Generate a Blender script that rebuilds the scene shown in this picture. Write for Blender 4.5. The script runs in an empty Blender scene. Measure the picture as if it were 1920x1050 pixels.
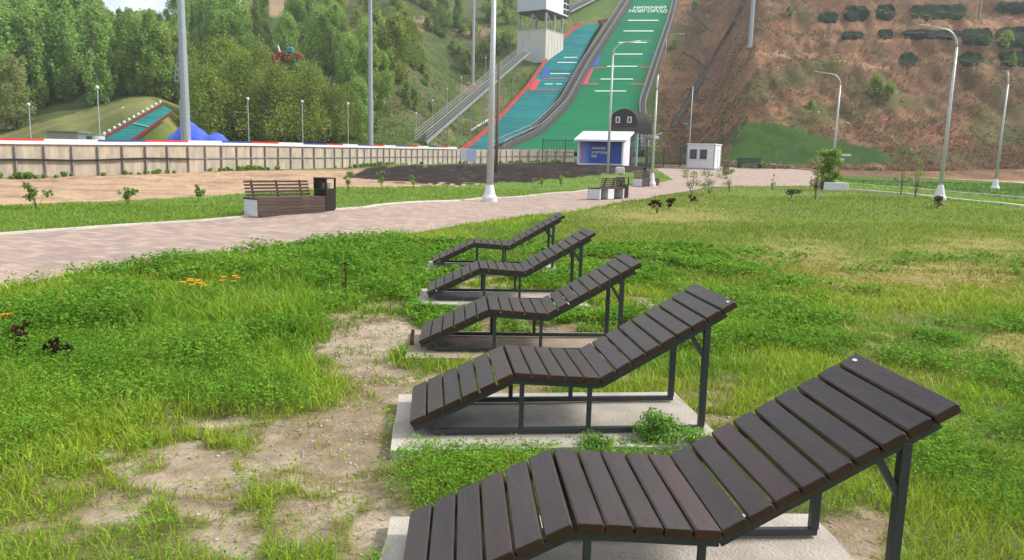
import bpy, math, random
import numpy as np
from mathutils import Vector, Matrix

random.seed(7)
RNG = np.random.default_rng(11)
scene = bpy.context.scene
COL = scene.collection
R = math.radians

# ------------------------------------------------------------------ camera maths
F_, TH, RO, CZ = 1400.0, 0.1565, 0.027, 1.6      # focal length in photo pixels (1920 wide), pitch, roll, eye height
cR, sR, cT, sT = math.cos(RO), math.sin(RO), math.cos(TH), math.sin(TH)

def ray(px, py):
    a, b = px - 960.0, py - 525.0
    a0, b0 = a*cR + b*sR, -a*sR + b*cR
    up, r = -b0/F_, a0/F_
    return (r, cT + up*sT, -sT + up*cT)

def atY(px, py, Y):
    r = ray(px, py); t = Y/r[1]
    return Vector((r[0]*t, Y, CZ + r[2]*t))

def proj(x, y, z):
    z = z - CZ
    fw = np.maximum(y*cT - z*sT, 1e-3); up = y*sT + z*cT
    a, b = F_*x/fw, -F_*up/fw
    return 960 + a*cR - b*sR, 525 + a*sR + b*cR

# ------------------------------------------------------------------ noise
def _hash(i, j, s):
    n = (i*374761393 + j*668265263 + s*982451653) & 0xFFFFFFFF
    n = ((n ^ (n >> 13))*1274126177) & 0xFFFFFFFF
    return ((n ^ (n >> 16)) & 0xFFFF)/65535.0

def vnoise(x, y, s=0):
    x = np.asarray(x, float); y = np.asarray(y, float)
    i = np.floor(x).astype(np.int64); j = np.floor(y).astype(np.int64)
    fx, fy = x - i, y - j
    fx = fx*fx*(3 - 2*fx); fy = fy*fy*(3 - 2*fy)
    a, b = _hash(i, j, s), _hash(i+1, j, s); c, d = _hash(i, j+1, s), _hash(i+1, j+1, s)
    return (a*(1-fx) + b*fx)*(1-fy) + (c*(1-fx) + d*fx)*fy

def fbm(x, y, s=0, o=4):
    t = 0.0; a = 0.5; f = 1.0
    for k in range(o):
        t = t + a*vnoise(np.asarray(x)*f, np.asarray(y)*f, s + k); a *= .5; f *= 2.03
    return t/(1 - .5**o)

def sstep(a, b, x):
    t = np.clip((np.asarray(x, float) - a)/(b - a), 0, 1); return t*t*(3 - 2*t)

def inpoly(px, py, poly):
    px = np.asarray(px, float); py = np.asarray(py, float); r = np.zeros(px.shape, bool)
    n = len(poly)
    for i in range(n):
        x0, y0 = poly[i]; x1, y1 = poly[(i+1) % n]
        if y0 == y1: continue
        c = ((y0 > py) != (y1 > py)) & (px < (x1 - x0)*(py - y0)/(y1 - y0) + x0)
        r ^= c
    return r

def gsum(px, py, L):
    t = np.zeros(np.shape(px))
    for cx, cy, rx, ry in L:
        t = np.maximum(t, np.exp(-(((px - cx)/rx)**2 + ((py - cy)/ry)**2)*.7))
    return t

# ------------------------------------------------------------------ terrain
_ys = np.arange(-120, 301, 1.0)
_YJ = np.interp(_ys, [-120, -60, 0, 43, 130, 205, 255, 290, 300], [250, 208, 176, 161, 140.8, 127, 112, 99, 94])
_k = np.hanning(41); _k /= _k.sum()
_YJ = np.convolve(np.pad(_YJ, 20, mode='edge'), _k, 'valid')
def YJ(py): return float(np.interp(py, _ys, _YJ))
def jump(px, py, dz=0.0):
    p = atY(px, py, YJ(py)); p.z += dz; return p

def jcol(px, off):
    out = [(78, 1.4)]
    for py in range(285, -121, -15):
        p = jump(px, py); out.append((p.y, max(p.z - off, 1.4)))
    out += [(320, 110)]
    return out

NEAR = [(0, 0), (2.6, .0), (4.3, .0), (6.4, -.045), (8.4, .01), (10.8, .035), (14, .08), (17, .15)]
LFT = NEAR + [(30, .43), (37.5, .66), (49, .9), (66, 1.15)]
MID = NEAR + [(30, .21), (40, .6), (60, 1.1), (78, 1.4)]
RGT = NEAR + [(30, .45), (40, .62), (52, .8), (70, 1.15), (80, 1.45)]
COLS = [
 (-900, LFT + [(75, 2), (110, 9), (190, 26), (260, 30), (500, 31)]),
 (0,   LFT + [(70, 1.4), (80, 2.4), (95, 6), (110, 11), (150, 21), (190, 27.5), (230, 29), (500, 29)]),
 (130, LFT + [(68, 1.4), (75, 4.0), (82, 4.8), (95, 7), (110, 11.5), (150, 21), (190, 28), (230, 29.5), (500, 30)]),
 (280, LFT + [(67, 1.3), (74, 5.7), (79, 6.9), (90, 8), (110, 12), (150, 22), (190, 29), (230, 31), (500, 31)]),
 (390, LFT + [(72, 1.5), (82, 3), (95, 7), (115, 13), (150, 24), (190, 34), (230, 37), (500, 37)]),
 (520, LFT + [(76, 1.6), (95, 6), (120, 15), (160, 30), (200, 44), (250, 56), (500, 70)]),
 (720, LFT + [(80, 1.8), (95, 5), (120, 16.5), (150, 30), (176, 41), (210, 53), (320, 85)]),
 (880, MID + jcol(900, .35)[1:]),
 (1130, MID + jcol(1130, .5)[1:]),
 (1290, MID + jcol(1290, .5)[1:]),
 (1400, MID + [(86, 1.7), (97, 8.0), (118, 21), (140, 33), (170, 49), (230, 75), (320, 95)]),
 (1650, RGT + [(86, 1.9), (96, 7.0), (118, 21), (140, 33), (170, 50), (230, 76), (320, 95)]),
 (2000, RGT + [(82, 1.9), (95, 6.5), (116, 20), (140, 33.5), (170, 51), (230, 76), (320, 95)]),
 (2900, RGT + [(82, 1.9), (95, 6.5), (116, 20), (140, 33.5), (170, 51), (230, 76), (320, 95)]),
]
_cx = np.array([c[0] for c in COLS], float)

def pathmask(x, y):      # signed distances to the paved path band, used to sink the ground under it
    return inpoly(x, y, PATH_XY)

SOIL_MOUND = [(650, 332), (700, 312), (860, 308), (960, 306), (1090, 303), (1200, 304), (1236, 312), (1180, 322), (1090, 331), (980, 341), (860, 345), (740, 342)]

def H(x, y, fine=True):
    x = np.asarray(x, float); y = np.asarray(y, float)
    ang = np.arctan2(x, y)
    ca = np.clip(ang, -R(52), R(52))
    r = np.hypot(x, y)
    Y = np.where(np.abs(ang) > R(52), r*np.cos(R(52)), y)
    px = 960 + 1400*np.tan(ca)
    zs = np.array([np.interp(Y, [q[0] for q in c[1]], [q[1] for q in c[1]]) for c in COLS])
    i = np.clip(np.searchsorted(_cx, px) - 1, 0, len(_cx) - 2)
    t = np.clip((px - _cx[i])/(_cx[i+1] - _cx[i]), 0, 1); t = t*t*(3 - 2*t)
    idx = np.arange(zs.shape[1]) if zs.ndim > 1 else None
    if idx is None: z = zs[i]*(1 - t) + zs[i+1]*t
    else: z = zs[i, idx]*(1 - t) + zs[i+1, idx]*t
    fade = 1 - sstep(R(80), R(130), np.abs(ang))
    z = z*fade
    hill = sstep(82, 105, Y)*fade
    jm = 1 - sstep(0, 60, np.maximum(890 - px, px - 1275))       # keep the ground calm under the ski jumps
    n = (fbm(x*.09, y*.09, 3) - .5)*3.2 + (fbm(x*.4, y*.4, 9, 3) - .5)*1.1
    z = z + hill*(n*(1 - .93*jm))
    ter = sstep(1380, 1480, px)*sstep(96, 110, Y)
    z = z + ter*np.sin(z*1.25)*.55
    gul = sstep(1250, 1330, px)*sstep(92, 104, Y)
    z = z + gul*((np.abs(fbm(x*.32 + Y*.05, Y*.07, 33, 3) - .5)*2)**.8*1.5 - .5 + (fbm(x*1.3, Y*.9, 37, 2) - .5)*.7)
    mid = sstep(11, 20, Y)*(1 - sstep(70, 90, Y))
    z = z + mid*(fbm(x*.25, y*.25, 21, 2) - .5)*.12
    z = z + (1 - sstep(16, 30, Y))*(fbm(x*1.1, y*1.1, 5, 3) - .5)*.06 + (1 - sstep(8, 14, Y))*(fbm(x*5, y*5, 15, 3) - .5)*.028
    # heap of dark soil beside the path and the dug-over sand strip
    mpx = 960 + 1400*x/np.maximum(y, 1)
    mound = np.exp(-((y - 47)/9.)**2)*sstep(640, 760, mpx)*(1 - sstep(1120, 1190, mpx))
    z = z + mound*(.08 + .55*fbm(x*.9, y*.9, 31, 4))
    kp = np.exp(-(((x - 8.3)/4.5)**2 + ((y - 67)/5.)**2)); z = z + kp*.42
    sand = np.exp(-((y - (33 + .9*(x + 14)))/4.)**2)*(1 - sstep(600, 700, mpx))*sstep(24, 28, Y)*(1 - sstep(45, 55, Y))
    z = z + sand*(fbm(x*.5, y*.9, 41, 3) - .4)*.35
    return z

def Hs(x, y): return float(H(np.array([x]), np.array([y]))[0])

def ground(px, py, ymin=1.5, ymax=300):
    r = ray(px, py)
    Y = ymin*np.power(ymax/ymin, np.linspace(0, 1, 900))
    t = Y/r[1]; x = r[0]*t; z = CZ + r[2]*t
    d = z - H(x, Y)
    k = np.where(d < 0)[0]
    if len(k) == 0: return Vector((x[-1], Y[-1], float(H(x[-1:], Y[-1:])[0])))
    k = k[0]
    if k == 0: return Vector((x[0], Y[0], z[0]))
    a = d[k-1]/(d[k-1] - d[k]); yy = Y[k-1] + (Y[k] - Y[k-1])*a
    tt = yy/r[1]
    return Vector((r[0]*tt, yy, Hs(r[0]*tt, yy)))

# ------------------------------------------------------------------ mesh helpers
class MB:
    def __init__(s): s.v = []; s.f = []; s.c = []; s.col = (1, 1, 1)
    def add(s, vs, fs):
        o = len(s.v); s.v += [tuple(v) for v in vs]; s.f += [tuple(i + o for i in f) for f in fs]; s.c += [s.col]*len(vs)
    def box(s, c, size, M=None, bev=0.0):
        x, y, z = size[0]/2, size[1]/2, size[2]/2
        b = min(bev, x*.49, y*.49, z*.49)
        if b <= 0:
            vs = [(-x,-y,-z),(x,-y,-z),(x,y,-z),(-x,y,-z),(-x,-y,z),(x,-y,z),(x,y,z),(-x,y,z)]
            fs = [(0,3,2,1),(4,5,6,7),(0,1,5,4),(1,2,6,5),(2,3,7,6),(3,0,4,7)]
        else:
            vs = []; fs = []
            sg = [(-1,-1,-1),(1,-1,-1),(1,1,-1),(-1,1,-1),(-1,-1,1),(1,-1,1),(1,1,1),(-1,1,1)]
            for a, bb, cc in sg:      # three verts per corner: on x, y and z faces
                vs += [(a*x, bb*(y-b), cc*(z-b)), (a*(x-b), bb*y, cc*(z-b)), (a*(x-b), bb*(y-b), cc*z)]
            X = lambda i: 3*i
            Yv = lambda i: 3*i+1
            Z = lambda i: 3*i+2
            fs += [tuple(map(Z, (0,3,2,1))), tuple(map(Z, (4,5,6,7))), tuple(map(Yv, (0,1,5,4))), tuple(map(X, (1,2,6,5))), tuple(map(Yv, (2,3,7,6))), tuple(map(X, (3,0,4,7)))]
            E = [(0,1,Yv,Z),(2,3,Yv,Z),(4,5,Z,Yv),(6,7,Z,Yv),(1,2,X,Z),(3,0,X,Z),(5,6,Z,X),(7,4,Z,X),(0,4,Yv,X),(1,5,X,Yv),(2,6,Yv,X),(3,7,X,Yv)]
            for i, j, A, B in E: fs.append((A(i), B(i), B(j), A(j)))
            for i in range(8): fs.append((X(i), Yv(i), Z(i)))
        if M is None: vs = [(v[0]+c[0], v[1]+c[1], v[2]+c[2]) for v in vs]
        else: vs = [tuple(M @ Vector(v) + Vector(c)) for v in vs]
        s.add(vs, fs)
    def beam(s, p0, p1, w, h, up=(0, 0, 1), bev=0.0):
        p0, p1 = Vector(p0), Vector(p1); d = p1 - p0; L = d.length
        if L < 1e-6: return
        X = d/L; U = Vector(up)
        if abs(X.dot(U)) > .99: U = Vector((0, 1, 0))
        Yv = U.cross(X).normalized(); Z = X.cross(Yv)
        M = Matrix((X, Yv, Z)).transposed()
        s.box((p0 + p1)/2, (L, w, h), M, bev)
    def tube(s, pts, rad, n=8, cap=True):
        pts = [Vector(p) for p in pts]
        if not hasattr(rad, '__len__'): rad = [rad]*len(pts)
        vs = []; fs = []
        prev = None
        for i, p in enumerate(pts):
            d = (pts[min(i+1, len(pts)-1)] - pts[max(i-1, 0)]).normalized()
            if prev is None:
                a = Vector((1, 0, 0)) if abs(d.x) < .9 else Vector((0, 1, 0))
                u = d.cross(a).normalized()
            else:
                u = (prev - d*prev.dot(d)).normalized()
            prev = u; w = d.cross(u)
            for k in range(n):
                t = 2*math.pi*k/n; vs.append(p + (u*math.cos(t) + w*math.sin(t))*rad[i])
        for i in range(len(pts)-1):
            for k in range(n):
                a, b = i*n + k, i*n + (k+1) % n
                fs.append((a, b, b+n, a+n))
        if cap:
            fs.append(tuple(range(n-1, -1, -1))); fs.append(tuple(range((len(pts)-1)*n, len(pts)*n)))
        s.add(vs, fs)
    def lathe(s, c, prof, n=16):
        s.tube([(c[0], c[1], c[2] + z) for r, z in prof], [r for r, z in prof], n)
    def prism(s, poly, y0, y1, M=None):       # polygon in XZ pushed along Y
        n = len(poly)
        vs = [(p[0], y0, p[1]) for p in poly] + [(p[0], y1, p[1]) for p in poly]
        if M is not None: vs = [tuple(M @ Vector(v)) for v in vs]
        fs = [tuple(range(n)), tuple(range(2*n-1, n-1, -1))] + [((i+1) % n, i, i+n, (i+1) % n + n) for i in range(n)]
        s.add(vs, fs)
    def grid(s, P):                           # P rows x cols of points
        r, c = len(P), len(P[0])
        s.add([q for row in P for q in row], [(i*c+j, i*c+j+1, (i+1)*c+j+1, (i+1)*c+j) for i in range(r-1) for j in range(c-1)])
    def build(s, name, mat, parent=None, smooth=False, loc=None):
        me = bpy.data.meshes.new(name); me.from_pydata(s.v, [], s.f); me.update()
        a = me.color_attributes.new('Col', 'FLOAT_COLOR', 'POINT')
        c = np.ones((len(s.v), 4), np.float32); c[:, :3] = np.array(s.c, np.float32).reshape(-1, 3)
        a.data.foreach_set('color', c.ravel())
        me.materials.append(mat)
        if smooth: me.shade_smooth()
        o = bpy.data.objects.new(name, me); COL.objects.link(o)
        if parent is not None: o.parent = parent
        if loc is not None: o.location = loc
        return o

def np_mesh(name, verts, faces_list, cols, mat, parent=None, smooth=False):
    """faces_list: arrays of shape (n, k)"""
    me = bpy.data.meshes.new(name)
    loops = np.concatenate([f.ravel() for f in faces_list]).astype(np.int32)
    tot = np.concatenate([np.full(len(f), f.shape[1], np.int32) for f in faces_list])
    st = np.concatenate([[0], np.cumsum(tot)[:-1]]).astype(np.int32)
    me.vertices.add(len(verts)); me.vertices.foreach_set('co', np.ascontiguousarray(verts, np.float32).ravel())
    me.loops.add(len(loops)); me.loops.foreach_set('vertex_index', loops)
    me.polygons.add(len(st)); me.polygons.foreach_set('loop_start', st)
    me.update(calc_edges=True)
    a = me.color_attributes.new('Col', 'FLOAT_COLOR', 'POINT')
    c = np.ones((len(verts), 4), np.float32); c[:, :3] = cols; a.data.foreach_set('color', c.ravel())
    me.materials.append(mat)
    if smooth: me.shade_smooth()
    o = bpy.data.objects.new(name, me); COL.objects.link(o)
    if parent is not None: o.parent = parent
    return o

def tag(o, label=None, cat=None, group=None, kind=None):
    if label: o['label'] = label
    if cat: o['category'] = cat
    if group: o['group'] = group
    if kind: o['kind'] = kind
    return o

def thing(name, loc, label, cat, group=None, rz=0):
    o = bpy.data.objects.new(name, None); COL.objects.link(o); o.location = loc; o.rotation_euler = (0, 0, rz)
    o.empty_display_size = .2
    return tag(o, label, cat, group)

def copy_tree(o, parent=None):
    c = o.copy(); COL.objects.link(c)
    if parent is not None: c.parent = parent
    for ch in [q for q in scene.objects if q.parent == o]: copy_tree(ch, c)
    return c

# ------------------------------------------------------------------ materials
def mat(name, c1=None, c2=None, scale=8, rough=.7, bump=0.0, bscale=None, spec=.4, metal=0, attr=False, stretch=None, transl=0.0, detail=5, coat=0.0, coords='Object'):
    m = bpy.data.materials.new(name); m.use_nodes = True
    nt = m.node_tree; N = nt.nodes; Lk = nt.links
    b = N['Principled BSDF']; out = N['Material Output']
    tc = N.new('ShaderNodeTexCoord'); mp = N.new('ShaderNodeMapping')
    Lk.new(tc.outputs[coords], mp.inputs[0])
    if stretch: mp.inputs['Scale'].default_value = stretch
    nz = N.new('ShaderNodeTexNoise'); nz.inputs['Scale'].default_value = scale; nz.inputs['Detail'].default_value = detail
    nz.inputs['Roughness'].default_value = .62
    Lk.new(mp.outputs[0], nz.inputs['Vector'])
    mx = N.new('ShaderNodeMix'); mx.data_type = 'RGBA'
    rp = N.new('ShaderNodeMapRange'); rp.inputs['From Min'].default_value = .32; rp.inputs['From Max'].default_value = .68
    Lk.new(nz.outputs['Fac'], rp.inputs['Value']); Lk.new(rp.outputs[0], mx.inputs['Factor'])
    c2 = c2 or tuple(v*.8 for v in c1)
    mx.inputs['A'].default_value = (*c1, 1); mx.inputs['B'].default_value = (*c2, 1)
    col = mx.outputs['Result']
    if attr:
        at = N.new('ShaderNodeAttribute'); at.attribute_name = 'Col'
        mu = N.new('ShaderNodeMix'); mu.data_type = 'RGBA'; mu.blend_type = 'MULTIPLY'; mu.inputs['Factor'].default_value = 1
        Lk.new(col, mu.inputs['A']); Lk.new(at.outputs['Color'], mu.inputs['B']); col = mu.outputs['Result']
    Lk.new(col, b.inputs['Base Color'])
    b.inputs['Roughness'].default_value = rough; b.inputs['Specular IOR Level'].default_value = spec; b.inputs['Metallic'].default_value = metal
    if coat: b.inputs['Coat Weight'].default_value = coat; b.inputs['Coat Roughness'].default_value = .25
    if bump:
        n2 = N.new('ShaderNodeTexNoise'); n2.inputs['Scale'].default_value = bscale or scale*4; n2.inputs['Detail'].default_value = 6
        Lk.new(mp.outputs[0], n2.inputs['Vector'])
        bp = N.new('ShaderNodeBump'); bp.inputs['Strength'].default_value = bump; bp.inputs['Distance'].default_value = .02
        Lk.new(n2.outputs['Fac'], bp.inputs['Height']); Lk.new(bp.outputs[0], b.inputs['Normal'])
    if transl:
        tr = N.new('ShaderNodeBsdfTranslucent'); ms = N.new('ShaderNodeMixShader'); ms.inputs[0].default_value = transl
        Lk.new(col, tr.inputs['Color']); Lk.new(b.outputs[0], ms.inputs[1]); Lk.new(tr.outputs[0], ms.inputs[2]); Lk.new(ms.outputs[0], out.inputs['Surface'])
    return m

W3 = (1, 1, 1)
M = {}
M['ground'] = mat('ground_cover', (1.16, 1.13, 1.1), (.66, .66, .66), 7, .95, .8, 34, .15, attr=True, detail=8)
M['grass'] = mat('grass_blades', (1.05, 1.05, 1.05), (.9, .92, .9), 1.5, .55, spec=.25, attr=True, transl=.38)
M['leaf'] = mat('leaves', (1.05, 1.05, 1), (.88, .9, .88), 1.2, .75, spec=.08, attr=True, transl=.42)
M['bark'] = mat('bark', (.16, .13, .1), (.09, .07, .055), 9, .9, .5)
M['birch'] = mat('pale_bark', (.42, .4, .36), (.2, .18, .15), 6, .9, .4)
M['slat'] = mat('stained_slats', (1.15, 1.12, 1.12), (.74, .74, .76), 14, .36, .12, 60, .5, attr=True, stretch=(1, .22, 1))
M['steel'] = mat('dark_steel_paint', (.034, .042, .046), (.026, .032, .036), 25, .42, .05, 90, .5)
M['concrete'] = mat('pale_concrete', (.50, .46, .40), (.31, .28, .235), 2.6, .92, .5, 70, .2, detail=9)
M['dusty'] = mat('soil_stained_concrete', (.40, .33, .25), (.24, .19, .14), 3, .95, .5, 70, .15, detail=9)
M['kerb'] = mat('kerb_concrete', (.6, .57, .5), (.42, .4, .35), 3, .9, .3, 40, .2)
M['cwhite'] = mat('white_concrete', (.62, .63, .64), (.5, .51, .52), 8, .85, .2, 60, .25)
M['benchwood'] = mat('brown_bench_boards', (.085, .05, .04), (.05, .03, .025), 20, .55, .1, 60, attr=True)
M['binblack'] = mat('dark_bin_metal', (.022, .017, .016), (.014, .011, .011), 12, .4)
M['ash'] = mat('pale_bin_insert', (.3, .3, .3), (.2, .2, .2), 12, .6)
M['galv'] = mat('galvanised_pole', (.52, .54, .56), (.42, .44, .46), 9, .45, metal=.25)
M['white'] = mat('white_paint', (.68, .68, .7), (.6, .6, .63), 2, .5)
M['mastgrey'] = mat('mast_grey', (.36, .39, .43), (.3, .33, .37), 4, .5, metal=.3)
M['oldpole'] = mat('weathered_wood_pole', (.2, .16, .125), (.13, .105, .085), 10, .9, .3)
M['ply'] = mat('weathered_plywood', (.50, .42, .31), (.27, .25, .215), 3.6, .85, .15, 30, stretch=(1, 1, .22))
M['fencepost'] = mat('grey_fence_post', (.27, .265, .26), (.19, .185, .18), 8, .7)
M['black'] = mat('black_rubber', (.02, .02, .02), (.012, .012, .012), 8, .6)
M['red'] = mat('red_paint', (.62, .04, .035), (.5, .03, .03), 6, .5)
M['blue'] = mat('blue_paint', (.03, .07, .3), (.025, .055, .24), 6, .5)
M['tarp'] = mat('blue_tarpaulin', (.035, .075, .52), (.05, .12, .62), 1.2, .38, .5, 3)
M['darkmetal'] = mat('brown_black_cladding', (.035, .032, .03), (.025, .022, .02), 5, .5)
M['rib'] = mat('dark_ribs', (.09, .085, .08), (.06, .055, .05), 5, .5)
M['glass'] = mat('dark_window_glass', (.02, .025, .028), (.035, .04, .045), 3, .12, spec=.7)
M['beige'] = mat('beige_panels', (.58, .56, .5), (.48, .46, .42), 1.5, .8, stretch=(1, 1, .2))
M['greyclad'] = mat('pale_grey_cladding', (.5, .53, .56), (.45, .48, .51), 2, .5)
M['whiteclad'] = mat('white_cladding', (.72, .73, .74), (.66, .67, .69), 2, .5)
M['matgreen'] = mat('green_plastic_matting', (.006, .19, .075), (.006, .115, .05), 1.6, .8, .2, 12, .12, attr=True, stretch=(.12, 1.6, 1.6))
M['matteal'] = mat('teal_plastic_matting', (.012, .205, .155), (.010, .10, .125), 1.6, .75, .2, 12, .15, attr=True, stretch=(.22, 1.4, 1.4))
M['line'] = mat('white_line_mats', (.6, .75, .66), (.5, .66, .58), 3, .6)
M['wallwood'] = mat('jump_wall_boards', (.085, .072, .068), (.05, .044, .042), 2, .75)
M['railgrey'] = mat('railing_steel', (.34, .34, .33), (.25, .25, .245), 5, .5, metal=.2)
M['netgreen'] = mat('dark_green_netting', (.006, .021, .010), (.010, .027, .011), 1.2, 1.0, .6, 5, .05)
M['netnavy'] = mat('navy_sheeting', (.005, .007, .012), (.007, .010, .016), 1.5, .9, .2, 6, .1)
M['meshgreen'] = mat('green_fence_wire', (.012, .05, .03), (.01, .04, .025), 8, .5)
M['drain'] = mat('wet_dark_concrete', (.1, .1, .085), (.06, .065, .05), 1.2, .85, .4, 6)
M['flower'] = mat('orange_petals', (.85, .42, .02), (.8, .3, .02), 9, .6, transl=.2)
M['redleaf'] = mat('dark_red_leaves', (.1, .03, .028), (.06, .025, .02), 9, .7, transl=.15)
M['sticker'] = mat('white_sticker', (.75, .77, .8), (.66, .68, .7), 60, .5)
M['stake'] = mat('pale_stake_wood', (.5, .42, .3), (.36, .3, .2), 12, .85)
M['rock'] = mat('pale_stone', (.55, .5, .43), (.36, .32, .27), 30, .9, .3, 80, attr=True)

def paving_mat():
    m = mat('pink_block_paving', (.40, .295, .235), (.27, .205, .18), .9, .85, .2, 30, .25)
    nt = m.node_tree; N = nt.nodes; Lk = nt.links; b = N['Principled BSDF']
    tc = N['Texture Coordinate']
    mp = N.new('ShaderNodeMapping'); mp.inputs['Rotation'].default_value = (0, 0, R(32)); Lk.new(tc.outputs['Object'], mp.inputs[0])
    br = N.new('ShaderNodeTexBrick'); br.inputs['Scale'].default_value = 1.0
    br.inputs['Brick Width'].default_value = .3; br.inputs['Row Height'].default_value = .2
    br.inputs['Mortar Size'].default_value = .008; br.inputs['Bias'].default_value = -.1
    br.inputs['Color1'].default_value = (.42, .315, .25, 1); br.inputs['Color2'].default_value = (.25, .19, .17, 1); br.inputs['Mortar'].default_value = (.2, .16, .14, 1)
    Lk.new(mp.outputs[0], br.inputs['Vector'])
    old = b.inputs['Base Color'].links[0].from_socket
    # second, larger mottling: batches of blocks differ
    mx = N.new('ShaderNodeMix'); mx.data_type = 'RGBA'; mx.inputs['Factor'].default_value = .85
    Lk.new(old, mx.inputs['A']); Lk.new(br.outputs['Color'], mx.inputs['B'])
    Lk.new(mx.outputs['Result'], b.inputs['Base Color'])
    return m
M['paving'] = paving_mat()

def kiosk_mat():
    m = bpy.data.materials.new('blue_printed_panel'); m.use_nodes = True
    nt = m.node_tree; N = nt.nodes; Lk = nt.links; b = N['Principled BSDF']
    tc = N.new('ShaderNodeTexCoord'); sp = N.new('ShaderNodeSeparateXYZ'); Lk.new(tc.outputs['Generated'], sp.inputs[0])
    rp = N.new('ShaderNodeValToRGB'); e = rp.color_ramp.elements
    e[0].position = 0; e[0].color = (.42, .22, .5, 1); e[1].position = .24; e[1].color = (.012, .06, .3, 1)
    q = rp.color_ramp.elements.new(.12); q.color = (.1, .22, .58, 1)
    Lk.new(sp.outputs['X'], rp.inputs[0]); Lk.new(rp.outputs[0], b.inputs['Base Color']); b.inputs['Roughness'].default_value = .5
    return m
M['print'] = kiosk_mat()

# ------------------------------------------------------------------ world, sun, camera
SUN_EL = 43
SUN = Vector((.97, .12, 0)).normalized()*math.cos(R(SUN_EL)) + Vector((0, 0, math.sin(R(SUN_EL))))
def make_world():
    w = bpy.data.worlds.new('World'); scene.world = w; w.use_nodes = True
    nt = w.node_tree; N = nt.nodes; Lk = nt.links
    bg = N['Background']
    sk = N.new('ShaderNodeTexSky'); sk.sky_type = 'NISHITA'; sk.sun_disc = False
    sk.sun_elevation = R(SUN_EL); sk.sun_rotation = math.atan2(SUN.x, SUN.y); sk.air_density = 1.0; sk.dust_density = 2.5; sk.ozone_density = 1
    tc = N.new('ShaderNodeTexCoord'); mp = N.new('ShaderNodeMapping'); mp.inputs['Scale'].default_value = (1, 1, 2.2)
    nz = N.new('ShaderNodeTexNoise'); nz.inputs['Scale'].default_value = 3.2; nz.inputs['Detail'].default_value = 7; nz.inputs['Roughness'].default_value = .55
    rp = N.new('ShaderNodeMapRange'); rp.inputs['From Min'].default_value = .36; rp.inputs['From Max'].default_value = .6
    mx = N.new('ShaderNodeMix'); mx.data_type = 'RGBA'; mx.inputs['B'].default_value = (9, 9.2, 9.6, 1)
    Lk.new(tc.outputs['Generated'], mp.inputs[0]); Lk.new(mp.outputs[0], nz.inputs['Vector']); Lk.new(nz.outputs['Fac'], rp.inputs['Value'])
    Lk.new(rp.outputs[0], mx.inputs['Factor']); Lk.new(sk.outputs[0], mx.inputs['A']); Lk.new(mx.outputs['Result'], bg.inputs['Color'])
    bg.inputs['Strength'].default_value = .125
make_world()
sl = bpy.data.lights.new('sun', 'SUN'); sl.energy = 3.7; sl.angle = R(8); sl.color = (1, .95, .87)
so = bpy.data.objects.new('sun', sl); COL.objects.link(so); so.location = (40, -30, 60)
so.rotation_euler = (-SUN).to_track_quat('-Z', 'Y').to_euler()
cd = bpy.data.cameras.new('camera'); cam = bpy.data.objects.new('camera', cd); COL.objects.link(cam); scene.camera = cam
cd.sensor_width = 36; cd.lens = F_/1920*36; cd.clip_end = 3000; cd.clip_start = .05
fwv = Vector((0, cT, -sT)); U0 = Vector((0, sT, cT)); R0 = Vector((1, 0, 0))
Rv = R0*cR + U0*sR; Uv = U0*cR - R0*sR
cam.matrix_world = Matrix.Translation((0, 0, CZ)) @ Matrix((Rv, Uv, -fwv)).transposed().to_4x4()
scene.view_settings.view_transform = 'Standard'; scene.view_settings.look = 'None'; scene.view_settings.exposure = .45; scene.view_settings.gamma = 1
scene.cycles.max_bounces = 6; scene.cycles.diffuse_bounces = 3; scene.cycles.transparent_max_bounces = 4
scene.cycles.use_denoising = True

# ------------------------------------------------------------------ paved path and plaza
def gxy(px, py):
    p = ground(px, py); return (p.x, p.y)
PATH_XY = None
_back = [gxy(-500, 478)] + [gxy(*q) for q in ((0, 440), (220, 424), (450, 408), (680, 390), (900, 372), (1100, 357), (1225, 344))]
_plz = [gxy(*q) for q in ((1262, 337), (1250, 330), (1232, 318), (1242, 311), (1300, 309), (1400, 310), (1470, 312), (1525, 321), (1545, 334), (1545, 349))]
_front = [gxy(*q) for q in ((1440, 349), (1320, 352), (1240, 366), (1100, 392), (900, 418), (700, 448), (540, 470), (300, 500), (0, 540))] + [gxy(-600, 610)]
PATH_XY = _back + _plz + _front
def pathdist_in(x, y): return inpoly(x, y, PATH_XY)

LOUNGERS = [(-0.3734, 2.5898, 0.0569, 0.0679), (-0.5866, 4.3391, 0.05, 0.1126), (-0.7891, 6.4205, 0.0034, 0.0726), (-0.9626, 8.4239, 0.0632, 0.0884), (-1.1523, 10.7963, 0.0851, 0.0684)]
def onslab(x, y, m=0.0, front=-.50):
    r = np.zeros(np.shape(x), bool)
    for X, Y, Z, a in LOUNGERS:
        dx, dy = x - X, y - Y
        u = dx*math.cos(a) + dy*math.sin(a); w = -dx*math.sin(a) + dy*math.cos(a)
        r |= (u > -.10 - m) & (u < 1.80 + m) & (w > front - m) & (w < .49 + m)
    return r

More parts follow.
